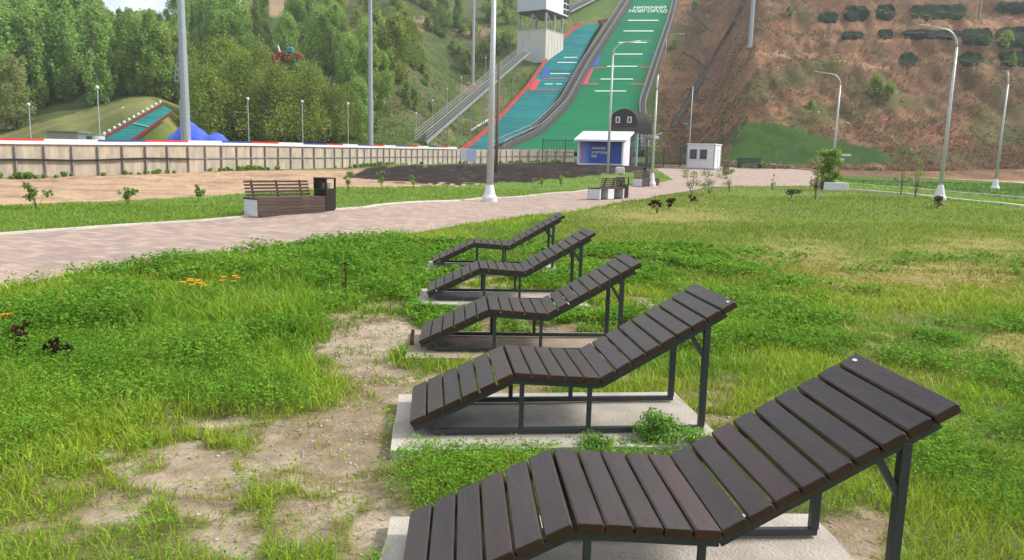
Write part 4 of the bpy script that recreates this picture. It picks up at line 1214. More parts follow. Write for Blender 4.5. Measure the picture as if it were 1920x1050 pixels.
# ------------------------------------------------------------------ slope details on the right
def drape(poly, nx, ny, dz, name, mm, label, cat, group=None, puff=0.0, seed=0):
    """quad in pixels (bl, br, tr, tl) laid over the slope as a thick sheet"""
    A, B, C, D = poly; rows = []
    rnd = random.Random(seed); rd = 1.0 if B[0] - A[0] < 56 else .3; nl_ = 1 if rd == 1 else 1.8
    for j in range(ny+1):
        f = j/ny; row = []
        for i in range(nx+1):
            s = i/nx; ff = f
            if puff: s = .5 + (s - .5)*(1 - rd*.2*abs(2*f - 1)**3 - .12*(vnoise(f*5, seed*3.1) - .3)); f = .5 + (f - .5)*(1 - rd*.35*abs(2*s - 1)**3 - .3*(vnoise(s*7*nl_, seed*1.7) - .3))
            x = (A[0]*(1-s)+B[0]*s)*(1-f) + (D[0]*(1-s)+C[0]*s)*f
            y = (A[1]*(1-s)+B[1]*s)*(1-f) + (D[1]*(1-s)+C[1]*s)*f
            if 0 < puff:
                ed = min(s, 1-s, .12)/.12
                x += rnd.uniform(-1, 1)*1.2; y += rnd.uniform(-1, 1)*1.2 + (1 - ed)*(f - .5)*6
                f = ff
            p = ground(x, y, 60, 260)
            bul = math.sin(math.pi*s)**.5*math.sin(math.pi*f)**.5 if 0 < f < 1 and 0 < s < 1 else 0
            p = p + Vector((0, -.35*bul*puff, dz + .3*bul*puff)); row.append(p)
        rows.append(row)
    o = rows[0][0].copy()
    rows = [[p - o for p in r] for r in rows]
    mb = MB(); mb.grid(rows)
    low = [[p - Vector((0, -.25, .25)) for p in r] for r in rows]; 
    rim = rows[0] + [r[-1] for r in rows[1:]] + rows[-1][::-1][1:] + [r[0] for r in rows[::-1][1:-1]]
    lrm = low[0] + [r[-1] for r in low[1:]] + low[-1][::-1][1:] + [r[0] for r in low[::-1][1:-1]]
    n = len(rim); mb.add(rim + lrm, [(k, (k+1) % n, n + (k+1) % n, n + k) for k in range(n)])
    ob = mb.build(name, M[mm], smooth=False); ob.location = o
    return tag(ob, label, cat, group)
NETS = [(1534, 1572, 23, 44, 0, 'leftmost small dark green net in the top row on the brown slope'), (1580, 1632, 11, 42, 0, 'rounded dark green net second from left in the top row on the brown slope'),
        (1642, 1680, 9, 39, 0, 'rounded dark green net third from left in the top row on the brown slope'), (1706, 1814, 9, 37, 0, 'long dark green net left of the paired posts in the top row on the slope'),
        (1865, 1960, 4, 28, 0, 'dark green net at the top right corner of the photo'), (1692, 1803, 56, 75, 1, 'long navy sheet lying across the brown slope'),
        (1802, 1862, 54, 86, 0, 'dark green net directly right of the navy sheet'), (1866, 1960, 50, 92, 0, 'large dark green net at the right edge, with a shrub on it'),
        (1578, 1620, 60, 75, 0, 'small flat dark green net left in the second row on the slope'), (1645, 1675, 55, 75, 0, 'small dark green net just left of the navy sheet'),
        (1685, 1720, 100, 125, 0, 'grey green net left in the third row on the slope'), (1797, 1843, 98, 125, 0, 'dark green net in the third row right of the hooked lamp'),
        (1872, 1960, 96, 126, 0, 'dark green net at the right edge in the third row')]
for k, (x0, x1, y0, y1, nv, lb) in enumerate(NETS):
    drape([(x0, y1), (x1, y1), (x1, y0), (x0, y0)], 10, 6, .12, 'slope_netting' if not nv else 'slope_sheet', 'netnavy' if nv else 'netgreen', lb, 'netting', 'dark netting on the brown slope', .5, k)
def chan(pts, w, dz, name, mm, label, cat):
    rows = []
    for i in range(len(pts)-1):
        for f in [k/6 for k in range(6)] + ([1.0] if i == len(pts)-2 else []):
            x = pts[i][0]*(1-f) + pts[i+1][0]*f; y = pts[i][1]*(1-f) + pts[i+1][1]*f
            p = ground(x, y, 60, 260); rows.append([p + Vector((-w/2, 0, dz)), p + Vector((-w/2 + .05, 0, dz - .12)), p + Vector((w/2 - .05, 0, dz - .12)), p + Vector((w/2, 0, dz))])
    o = rows[0][0].copy(); mb = MB(); mb.grid([[q - o for q in r] for r in rows])
    ob = mb.build(name, M[mm]); ob.location = o; return tag(ob, label, cat)
chan([(1262, 238), (1283, 205), (1303, 168), (1327, 130), (1345, 100), (1372, 55), (1392, 15), (1402, -10)], 1.0, .3, 'drainage_channel', 'drain', 'dark stepped drainage channel running up the brown slope', 'channel')
chan([(1338, 62), (1318, 44), (1290, 24)], .6, .22, 'drainage_ditch', 'drain', 'upper thin dark ditch crossing the slope into the channel', 'ditch')
chan([(1322, 128), (1302, 112), (1280, 99)], .5, .22, 'drainage_ditch', 'drain', 'lower thin dark ditch crossing the slope into the channel', 'ditch')
for k, (px, py) in enumerate(((1285, 232), (1317, 184), (1347, 143), (1370, 102), (1391, 68))):
    p = ground(px, py + 4, 60, 260)
    t = thing('slope_marker', p, 'small white and blue marker on the brown slope, number %s up from the bottom' % ['one', 'two', 'three', 'four', 'five'][k], 'marker', 'row of small markers on the brown slope')
    t['label'] = ['lowest', 'second lowest', 'middle', 'second highest', 'highest'][k] + ' small white and blue marker in the row up the brown slope'
    mb = MB(); mb.box((0, 0, .35), (.8, .12, .3), bev=.02); mb.build('panel', M['blue'], t)
    for x in (-.2, .2):
        mb = MB(); mb.box((x, -.08, .33), (.3, .05, .16)); mb.build('plate', M['white'], t)
    mb = MB(); mb.box((-.3, 0, .05), (.06, .06, .4)); mb.box((.3, 0, .05), (.06, .06, .4)); mb.build('legs', M['fencepost'], t)
p = ground(1830, 33, 60, 260)
t = thing('marker_posts', p, 'pair of pale posts at the top of the brown slope', 'posts')
for x in (0, .65):
    mb = MB(); mb.tube([(x, 0, -.3), (x, 0, 4)], .09, 7); mb.build('post', M['stake'], t)
p = ground(757, 236)
o = drape([(882, 246), (884, 247), (918, 226), (916, 225)], 2, 10, .25, 'white_pipe', 'white', 'thin white pipe lying on the grass slope between stairway and jump', 'pipe')

# red and teal structure among the trees
p = atY(538, 117, 90); g = Hs(p.x, p.y); t = thing('play_structure', (p.x, p.y, p.z - .4), 'red and teal structure half hidden among the trees', 'structure')
mb = MB(); mb.box((-1.0, 0, .7), (1.3, 1, 1.1), bev=.15); mb.box((-.6, -.2, 1.3), (.9, .8, .5), bev=.15); mb.box((.3, 0, .9), (.6, 1, .9), bev=.15); mb.box((1.3, 0, 1.2), (.9, .7, .5), bev=.12); mb.build('body', mat('deep_red_panels', (.3, .02, .05), (.22, .015, .04), 4, .5), t)
mb = MB(); mb.box((.5, -.3, 1.75), (.8, .7, .7), bev=.12); mb.build('cab', mat('teal_panels', (.03, .25, .3), (.02, .2, .25), 4, .5), t)
mb = MB(); mb.beam((-.9, -.4, 2.2), (-.5, -.5, 1.1), .18, .12); mb.build('boom', M['white'], t)
mb = MB()
for x in (-1.3, 1.3): mb.beam((x, 0, g - p.z + .9), (x, 0, .9), .18, .18)
mb.build('leg', M['fencepost'], t)

# ------------------------------------------------------------------ trees and shrubs
def leaf_cloud(cent, rad, n, size, pal, rng, flat=.75, up=.3, vstretch=1.0):
    """n leaf clusters (quads) spread through clumps; returns verts, quads, cols"""
    cent = np.asarray(cent); rad = np.asarray(rad); k = rng.choice(len(cent), n, p=rad**2/np.sum(rad**2))
    v = rng.normal(size=(n, 3)); v /= np.linalg.norm(v, axis=1)[:, None]
    rr = rng.random(n)**.45
    c = cent[k] + v*(rad[k]*rr)[:, None]*np.array([1, 1, flat])
    nrm = v*.6 + rng.normal(size=(n, 3))*.7 + np.array([0, 0, up]); nrm /= np.linalg.norm(nrm, axis=1)[:, None]
    a = np.cross(nrm, rng.normal(size=(n, 3))); a /= np.linalg.norm(a, axis=1)[:, None]; b = np.cross(nrm, a)
    s = size*rng.uniform(.55, 1.25, n)[:, None]
    q = np.stack([c - a*s*.5, c + b*s*.33*vstretch, c + a*s*.5, c - b*s*.33*vstretch], 1).reshape(-1, 3)
    pal = np.asarray(pal); pk = rng.integers(0, len(pal), len(cent))
    mix = np.where(rng.random(n) < .6, pk[k], rng.integers(0, len(pal), n))
    col = pal[mix]*rng.uniform(.7, 1.3, n)[:, None]
    return q, np.arange(4*n).reshape(-1, 4), np.repeat(col, 4, 0)

def make_tree(name, h, w, trunk, pal, seed, label, cat, group, n=2600, leaf=.42, shape='oval', bark='bark', clumps=85):
    rng = np.random.default_rng(seed)
    t = thing(name, (0, 0, 0), label, cat, group)
    cents = []; rads = []
    for k in range(clumps):
        f = rng.random()
        if shape == 'oval': z = trunk + (h - trunk)*f; prof = math.sin(math.pi*min(.97, .12 + .86*f))**.75
        elif shape == 'birch': z = trunk + (h - trunk)*f; prof = (1 - f)**.65*min(1, .35 + f*3)
        else: z = h*.12 + h*.78*f; prof = (1 - f**2.2)**.6*(.72 + .38*math.sin(rng.random()*6))
        a = rng.random()*2*math.pi; r = w/2*prof*math.sqrt(rng.random())*.92
        cents.append((r*math.cos(a), r*math.sin(a), z)); rads.append((w*.12 + .1)*rng.uniform(.5, 1.3)*(1 if shape != 'birch' else .85))
        if shape == 'bush' and rng.random() < .3: cents[-1] = (cents[-1][0], cents[-1][1], cents[-1][2]*rng.uniform(1.0, 1.28)); rads[-1] *= .7
    q, f, c = leaf_cloud(cents, rads, n, leaf, pal, rng, flat={'birch': 1.9, 'bush': 1.7, 'oval': 1.25}[shape], vstretch=1.2)
    q[:, 2] = np.maximum(q[:, 2], .05)
    np_mesh('crown', q, [f], c, M['leaf'], t)
    mb = MB()
    if shape == 'bush':
        for k in range(7):
            a = rng.random()*6.28; e = (math.cos(a)*w*.28, math.sin(a)*w*.28, h*.7); mb.tube([(0, 0, -.3), (e[0]*.4, e[1]*.4, h*.35), e], [.09, .06, .02], 5)
    else:
        r0 = .011*h + .02
        mb.tube([(0, 0, -.4), (.1, .05, h*.3), (-.08, .1, h*.6), (0, 0, h*.93)], [r0, r0*.8, r0*.5, .02], 7)
        for k in rng.choice(len(cents), 13, replace=False):
            e = cents[k]; z0 = max(trunk*.7, e[2]*.72 - .3); mb.tube([(0, 0, z0), (e[0]*.5, e[1]*.5, (z0 + e[2])/2 + .1), e], [r0*.4, r0*.25, .02], 5)
    mb.build('stems' if shape == 'bush' else 'trunk', M[bark], t)
    return t
PAL_L = [(.30, .47, .12), (.35, .52, .13), (.24, .40, .11), (.38, .50, .17)]
PAL_D = [(.175, .29, .07), (.22, .35, .075), (.185, .31, .085), (.27, .385, .085)]
PAL_O = [(.26, .34, .06), (.31, .385, .07), (.20, .29, .05), (.33, .36, .10), (.17, .26, .05)]
PAL_B = [(.30, .35, .13), (.25, .31, .10), (.35, .35, .16)]
used = set()
PROTO = {}
def plant(kind, x, y, s, rz, label, group, z=None, sz=None):
    pr = PROTO[kind]
    o = pr if kind not in used else copy_tree(pr); used.add(kind)
    o.location = (x, y, (Hs(x, y) if z is None else z) - .1); o.rotation_euler = (0, 0, rz); o.scale = (s, s, s if sz is None else sz)
    if label: o['label'] = label
    o['group'] = group; return o
WG = 'trees of the wood on the left hillside'
LBL = {'birch1': 'light green narrow birch in the wood on the left hillside', 'birch2': 'light green narrow birch in the wood on the left hillside', 'oval1': 'mid green rounded tree in the wood on the left hillside',
       'oval2': 'mid green rounded tree in the wood on the left hillside', 'dark1': 'dark green tree in the wood on the left hillside', 'dark2': 'dark green tree in the wood on the left hillside',
       'olive1': 'yellow olive tree in the wood on the left hillside', 'pale1': 'pale brownish green tree in the wood on the left hillside'}
PROTO['birch1'] = make_tree('birch_tree', 13, 5.4, .7, PAL_L, 1, LBL['birch1'], 'tree', WG, 9500, .29, 'birch', 'birch')
PROTO['birch2'] = make_tree('birch_tree', 12, 5.0, .6, PAL_L[:3], 2, LBL['birch2'], 'tree', WG, 9000, .29, 'birch', 'birch')
PROTO['oval1'] = make_tree('deciduous_tree', 11, 7, .7, PAL_L[:2] + PAL_D[3:], 3, LBL['oval1'], 'tree', WG, 9500, .30, 'oval')
PROTO['oval2'] = make_tree('deciduous_tree', 10, 6, .5, [PAL_L[0], PAL_L[2], PAL_D[3], PAL_O[0]], 4, LBL['oval2'], 'tree', WG, 9000, .29, 'oval')
PROTO['dark1'] = make_tree('deciduous_tree', 11, 6.5, .6, PAL_D, 5, LBL['dark1'], 'tree', WG, 9000, .29, 'oval')
PROTO['dark2'] = make_tree('deciduous_tree', 12, 5.5, .5, PAL_D, 6, LBL['dark2'], 'tree', WG, 9000, .29, 'birch')
PROTO['olive1'] = make_tree('deciduous_tree', 9, 6.5, .5, PAL_O, 7, LBL['olive1'], 'tree', WG, 9000, .29, 'oval')
PROTO['pale1'] = make_tree('deciduous_tree', 9.5, 5.5, .6, PAL_B, 8, LBL['pale1'], 'tree', WG, 8000, .27, 'oval')
PROTO['willow'] = make_tree('willow_bush', 7.5, 9, .5, PAL_O, 9, '', 'bush', '', 24000, .2, 'bush', clumps=190)
PROTO['shrub'] = make_tree('shrub', 2.6, 3.4, .2, PAL_D + PAL_O[:1], 10, '', 'shrub', '', 900, .3, 'bush', clumps=18)
PROTO['shrubl'] = make_tree('shrub', 2.6, 3.2, .2, PAL_O + PAL_L[:2], 12, '', 'shrub', '', 900, .3, 'bush', clumps=18)

rnd = random.Random(5)
def wood(xa, xb, Ya, Yb, n, kinds, s0=.8, s1=1.15, avoid=None):
    c = 0; tries = 0
    while c < n and tries < n*30:
        tries += 1
        Y = Ya + (Yb - Ya)*rnd.random(); px = rnd.uniform(xa, xb)
        x = (px - 960)/1400*Y
        if any((x - a)**2 + (Y - b)**2 < d*d for a, b, d in placed): continue
        k = rnd.choice(kinds)
        hh = max(q.bound_box[6][2] for q in scene.objects if q.parent == PROTO[k] and q.name.startswith('crown'))
        cap = (atY(px, (14 if 205 < px < 352 else -45) + rnd.uniform(-4, 14), Y).z - Hs(x, Y))/hh
        plant(k, x, Y, max(.3, min(rnd.uniform(s0, s1), cap)), rnd.random()*6.28, LBL[k], WG); placed.append((x, Y, 2.3)); c += 1
placed = []
wood(-90, 60, 84, 92, 5, ['pale1', 'olive1', 'oval2'], .6, .8)
wood(-60, 215, 91, 104, 17, ['birch1', 'birch2', 'birch1', 'oval1'], .85, 1.15)
wood(170, 345, 92, 106, 10, ['dark1', 'pale1', 'dark2', 'olive1', 'oval2'], .6, .9)
wood(-60, 350, 106, 135, 42, ['oval1', 'birch1', 'oval2', 'birch2', 'dark2', 'pale1'], .8, 1.05)
wood(-80, 420, 138, 172, 44, ['dark1', 'oval1', 'oval2', 'birch2', 'pale1', 'olive1'], .8, 1.05)
wood(-80, 420, 176, 200, 22, ['dark1', 'oval1', 'dark2', 'oval2'], .55, .8)
wood(350, 470, 112, 150, 14, ['birch1', 'oval1', 'oval2', 'dark1'], .75, 1.0)
wood(470, 640, 112, 142, 16, ['oval2', 'dark1', 'oval1', 'olive1', 'dark2'], .65, .9)
wood(370, 460, 158, 180, 8, ['dark1', 'oval1', 'oval2'], .6, .8)
wood(640, 700, 100, 118, 6, ['oval1', 'birch2', 'oval2'], .6, .8)
# the big yellow-green willow thicket behind the fence
for k, (px, Y, s, lb) in enumerate(((395, 80, .95, 'leftmost yellow green willow bush behind the blue tarpaulin'), (455, 84, 1.12, 'tall yellow green willow bush behind the leftmost pole lamp'), (520, 81, 1.02, 'wide yellow green willow bush in the middle of the thicket behind the fence'),
                                  (585, 84, .98, 'yellow green willow bush right of the middle of the thicket behind the fence'), (425, 90, 1.15, 'taller willow bush at the back left of the thicket'), (555, 91, 1.08, 'taller willow bush at the back right of the thicket'),
                                  (632, 86, .75, 'lower willow bush beside the right one of the three thin pole lamps'), (490, 92, 1.1, 'taller willow bush at the back middle of the thicket'))):
    plant('willow', (px - 960)/1400*Y, Y, s, k*1.3, lb, 'willow thicket behind the board fence')
# single trees right of the wood
for px, Y, k, s, lb in ((668, 88, 'oval1', .62, 'green tree just left of the slim floodlight mast'), (738, 112, 'olive1', .95, 'round yellow green tree right of the slim floodlight mast'), (712, 104, 'oval2', .62, 'small green tree at the foot of the round tree right of the slim mast'),
                        (765, 124, 'olive1', .75, 'yellow green tree on the slope above the round tree'), (820, 150, 'dark1', .7, 'dark tree high on the slope behind the stairway, left of the mast'), (850, 158, 'dark2', .62, 'dark narrow tree high on the slope close to the mast'),
                        (905, 164, 'oval2', .6, 'green tree high on the slope left of the judges tower'), (790, 160, 'dark1', .6, 'dark tree highest on the slope left of the stairway'), (940, 172, 'dark1', .55, 'dark tree on the slope directly left of the judges tower'),
                        (690, 150, 'olive1', .5, 'small olive tree high on the open slope'), (870, 140, 'olive1', .45, 'small olive tree on the slope between the masts')):
    plant(k, (px - 960)/1400*Y, Y, s, px, lb, 'trees on the slope left of the ski jumps')
SG = 'shrubs scattered on the slopes'
for k in range(75):
    px = rnd.uniform(640, 985); Y = rnd.uniform(92, 168)
    x = (px - 960)/1400*Y
    qx, qy = proj(np.array([x]), np.array([Y]), H(np.array([x]), np.array([Y])))
    line = 272 - (qx[0] - 770)*.81
    if qy[0] > line - 22: continue
    kk = rnd.choice(['shrub', 'shrubl'])
    plant(kk, x, Y, rnd.uniform(.5, 1.35), k, 'dark green shrub on the open slope left of the ski jumps' if kk == 'shrub' else 'yellow green shrub on the open slope left of the ski jumps', SG)
for px, py, s, kk, lb in ((1640, 178, 1.0, 'shrubl', 'bright green shrub in the middle of the brown slope'), (1665, 186, .8, 'shrubl', 'smaller bright green shrub right of the one in the middle of the brown slope'), (1886, 90, .9, 'shrubl', 'light green shrub in front of the large net at the right edge'),
                          (1900, 122, .6, 'shrub', 'small dark shrub under the net at the right edge'), (1520, 205, .5, 'shrubl', 'low green shrub on the slope above the bright lawn'), (1480, 30, .6, 'shrub', 'dark shrub near the top of the slope beside the mast'), (1265, 92, .7, 'shrub', 'dark shrub right of the large jump, by its railing'), (1300, 20, .8, 'shrub', 'dark shrub at the top right of the large jump')):
    p = ground(px, py, 60, 260); plant(kk, p.x, p.y, s, px, lb, 'shrubs on the brown slope', z=p.z)

# planter with bushy tree, saplings, small plants --------------------------------------
def sapling(px, py, h, w, pal, label, n=120, leaf=.1, Y=None, stake=0, cat='sapling', sparse=False):
    p = ground(px, py) if Y is None else atY(px, py, Y)
    p.z = Hs(p.x, p.y)
    rng = np.random.default_rng(int(px*7 + py)); mb = None; t = thing('sapling' if cat == 'sapling' else 'weed', p, label, cat, 'young plants around the path' if cat == 'sapling' else 'weeds in the meadow')
    cents = []; rads = []; mb = MB(); mb.col = (.2, .22, .09) if pal[0][1] > .1 else pal[0]
    for k in range(9):
        a = rng.random()*6.28; f = rng.uniform(.35, 1); r = w/2*rng.random()
        e = (r*math.cos(a), r*math.sin(a), h*f); cents.append(e); rads.append(w*.2*rng.uniform(.6, 1.3))
        mb.tube([(0, 0, -.02), (e[0]*.4, e[1]*.4, e[2]*.55), e], [.004 + .004*h, .003 + .002*h, .002], 5)
    q, f, c = leaf_cloud(cents, rads, n, leaf, pal, rng)
    np_mesh('foliage', q, [f], c, M['leaf'], t); mb.build('stem', M['leaf'], t)
    for k in range(stake):
        a = k*2*math.pi/max(stake, 1) + .5; mb = MB(); mb.tube([(.25*math.cos(a), .25*math.sin(a), -.1), (.22*math.cos(a), .22*math.sin(a), h*.5)], .017, 6); mb.build('stake', M['stake'], t)
    if stake:
        mb = MB(); mb.tube([(.24*math.cos(a_), .24*math.sin(a_), h*.3) for a_ in [k*math.pi/4 for k in range(9)]], .016, 6); mb.build('tie', M['black'], t)
    return t
SP = [(.19, .32, .07), (.26, .39, .08), (.15, .25, .06)]
sapling(70, 392, .62, .5, SP, 'small sapling in the grass verge at the far left', 160, .11)
sapling(240, 385, .55, .42, SP, 'bright sapling in the grass verge between far left and the bench', 150, .11)
sapling(372, 380, .48, .32, SP, 'sapling in the verge just left of the nearest bench', 130, .1)
sapling(652, 362, .75, .4, SP, 'sapling standing right of the nearest litter bin', 120, .1)
sapling(716, 357, .7, .4, SP, 'small sapling in front of the dark soil heap', 110, .1)
sapling(775, 353, .55, .4, SP, 'tiny sapling in front of the dark soil heap, left of the lamp post', 90, .1)
sapling(1016, 352, .5, .35, SP, 'tiny sapling in the verge right of the tall lamp post', 90, .1)
sapling(1052, 350, .5, .35, SP, 'tiny sapling in the verge left of the meadow bench', 90, .1)
sapling(1528, 375, 1.95, .8, [(.28, .27, .13), (.2, .22, .09), (.35, .3, .18)], 'staked pale sapling left of the bushy planter tree', 260, .11, stake=3)
sapling(1716, 371, 1.9, .75, SP, 'thin staked sapling between the planter tree and the largest hooked lamp', 150, .1, stake=2)
sapling(1690, 360, 2.2, .8, [(.22, .22, .1), (.16, .2, .07)], 'thin bare sapling left of the largest hooked lamp', 110, .1, Y=36, stake=2)
sapling(1297, 368, 1.3, 1.0, [(.3, .32, .16), (.24, .28, .12)], 'tall pale weed left of the clump near the plaza', 520, .075, cat='weed')
sapling(1330, 364, 1.15, 1.0, [(.3, .33, .16), (.22, .28, .1)], 'tall pale weed in the middle of the clump near the plaza', 520, .075, cat='weed')
sapling(1368, 360, 1.1, .9, [(.28, .32, .15), (.22, .28, .1)], 'tall pale weed right in the clump near the plaza', 420, .075, cat='weed')
sapling(1448, 357, .8, .4, [(.24, .28, .1), (.2, .26, .08)], 'thin weed standing alone between the plaza clump and planter', 50, .09, cat='weed')
RP = [(.09, .03, .03), (.06, .028, .022), (.13, .05, .04)]
sapling(1232, 400, .36, .42, RP, 'dark red leaved weed left of its twin near the meadow bench', 150, .09, cat='weed')
sapling(1254, 392, .34, .32, RP, 'dark red leaved weed beside its twin near the meadow bench', 140, .09, cat='weed')
sapling(1302, 381, .25, .5, RP, 'low dark red weed right of the two red weeds', 120, .09, cat='weed')
sapling(1484, 371, .4, .7, [(.07, .08, .03), (.1, .1, .05)], 'dark low tuft in the dry meadow left of the planter', 240, .09, cat='weed')
sapling(1757, 391, .42, .55, [(.12, .07, .05), (.1, .1, .04)], 'brownish low tuft in front of the largest hooked lamp', 200, .09, cat='weed')
sapling(40, 672, .27, .22, RP, 'dark red leaved weed at the far left of the meadow', 110, .05, cat='weed')
sapling(107, 684, .2, .24, [(.05, .02, .02), (.03, .018, .015)], 'dark withered weed right of the red weed at far left', 110, .045, cat='weed')
sapling(648, 560, .42, .14, [(.12, .05, .04), (.16, .12, .05)], 'thin reddish dock stalk in the tall grass', 60, .035, cat='weed')
sapling(1228, 844, .2, .28, [(.2, .38, .07), (.27, .46, .1), (.13, .28, .05)], 'leafy green weed sprouting at the front of the second slab', 2600, .017, cat='weed')
sapling(1290, 848, .14, .34, [(.2, .38, .07), (.27, .46, .1)], 'lower leafy weed right of the sprouting weed by the second slab', 1300, .017, cat='weed')
sapling(1130, 852, .09, .3, [(.2, .38, .07), (.13, .28, .05)], 'lower leafy weed left of the sprouting weed by the second slab', 1300, .017, cat='weed')
def flowers(px, py, n, sp, label):
    p = ground(px, py); p.z = Hs(p.x, p.y); rng = random.Random(int(px))
    t = thing('flower', p, label, 'flowers', 'orange flowers in the meadow')
    for k in range(n):
        x, y = rng.uniform(-sp, sp), rng.uniform(-sp*.5, sp*.5); h = rng.uniform(.14, .22)
        mb = MB(); mb.col = (.12, .25, .03); mb.tube([(x, y, 0), (x + .01, y, h)], .003, 4)
        m2 = MB()
        for q in range(6):
            a = q*math.pi/3; m2.add([(x + .01, y, h), (x + .01 + .03*math.cos(a - .5), y + .03*math.sin(a - .5), h + .012), (x + .01 + .042*math.cos(a), y + .042*math.sin(a), h + .006), (x + .01 + .03*math.cos(a + .5), y + .03*math.sin(a + .5), h + .012)], [(0, 1, 2, 3)])
        mb.build('stalk', M['redleaf'] if False else M['leaf'], t); m2.build('petals', M['flower'], t)
flowers(372, 560, 9, .17, 'cluster of orange flowers in the tall grass left of centre')
flowers(432, 552, 5, .15, 'smaller orange flower patch just right of the main cluster')
flowers(117, 592, 3, .05, 'few orange flowers at the left of the tall grass')
flowers(8, 628, 4, .05, 'yellow orange flowers at the left edge of the photo')

def planter():
    p = ground(1562, 358); p.z = Hs(p.x, p.y)
    t = thing('planter', p, 'low concrete planter with dark wooden seat rim under the bushy tree', 'planter', rz=.1)
    mb = MB(); mb.box((.15, .5, .22), (1.35, 1.0, .42), bev=.02); mb.build('tub', M['cwhite'], t)
    mb = MB(); 
    for k in range(4): mb.box((-.35 + 0*k, .12 + k*.25, .47), (.9, .2, .06), bev=.01)
    mb.build('seat', M['benchwood'], t)
    mb = MB(); mb.box((-.45, .5, .26), (.2, .95, .42), bev=.02); mb.build('side_panel', M['binblack'], t)
    rng = np.random.default_rng(77); q = thing('ornamental_tree', p + Vector((-.1, .55, .42)), 'bushy bright green tree growing in the concrete planter', 'tree')
    cents = [(.46*math.sqrt(rng.random())*math.cos(k*2.4), .46*math.sqrt(rng.random())*math.sin(k*2.4), rng.uniform(.1, 1.6)) for k in range(34)]; rads = [rng.uniform(.2, .36) for k in range(34)]
    v, f, c = leaf_cloud(cents, rads, 3600, .13, [(.18, .32, .04), (.27, .4, .06), (.13, .25, .035), (.32, .4, .1)], rng)
    np_mesh('crown', v, [f], c, M['leaf'], q)
    mb = MB(); mb.tube([(0, 0, -.2), (.02, 0, .5), (0, 0, 1.2)], [.05, .04, .015], 7)
    for k in range(8): mb.tube([(0, 0, .2 + .08*k), cents[k]], [.02, .006], 5)
    mb.build('trunk', M['bark'], q)
planter()
# short stump post by the third slab, little things
p = ground(770, 660); p.z = Hs(p.x, p.y)
mb = MB(); mb.tube([(0, 0, -.1), (.01, 0, .1), (.02, .01, .2)], [.022, .02, .016], 7); o = mb.build('wooden_stake', mat('rusty_stake', (.12, .06, .04), (.07, .04, .03), 20, .9)); o.location = p
tag(o, 'short rusty brown stake at the foot of the middle lounger', 'stake')
p = atY(1360, 333, 60); p.z = Hs(p.x, p.y)
t = thing('litter_bin', p, 'small dark bin standing alone on the far plaza', 'litter bin')
mb = MB(); mb.box((0, 0, .28), (.42, .42, .56), bev=.03); mb.build('body', M['binblack'], t); mb = MB(); mb.box((0, 0, .6), (.48, .48, .06), bev=.02); mb.build('lid', M['binblack'], t)
p = ground(1162, 326); p.z = Hs(p.x, p.y)
o = MB(); o.box((0, 0, .2), (.55, .45, .4), bev=.03); o.box((0, 0, .42), (.45, .36, .05), bev=.02); o = o.build('concrete_block', M['cwhite']); o.location = p; tag(o, 'pale concrete block at the edge of the soil in front of the kiosk', 'block')

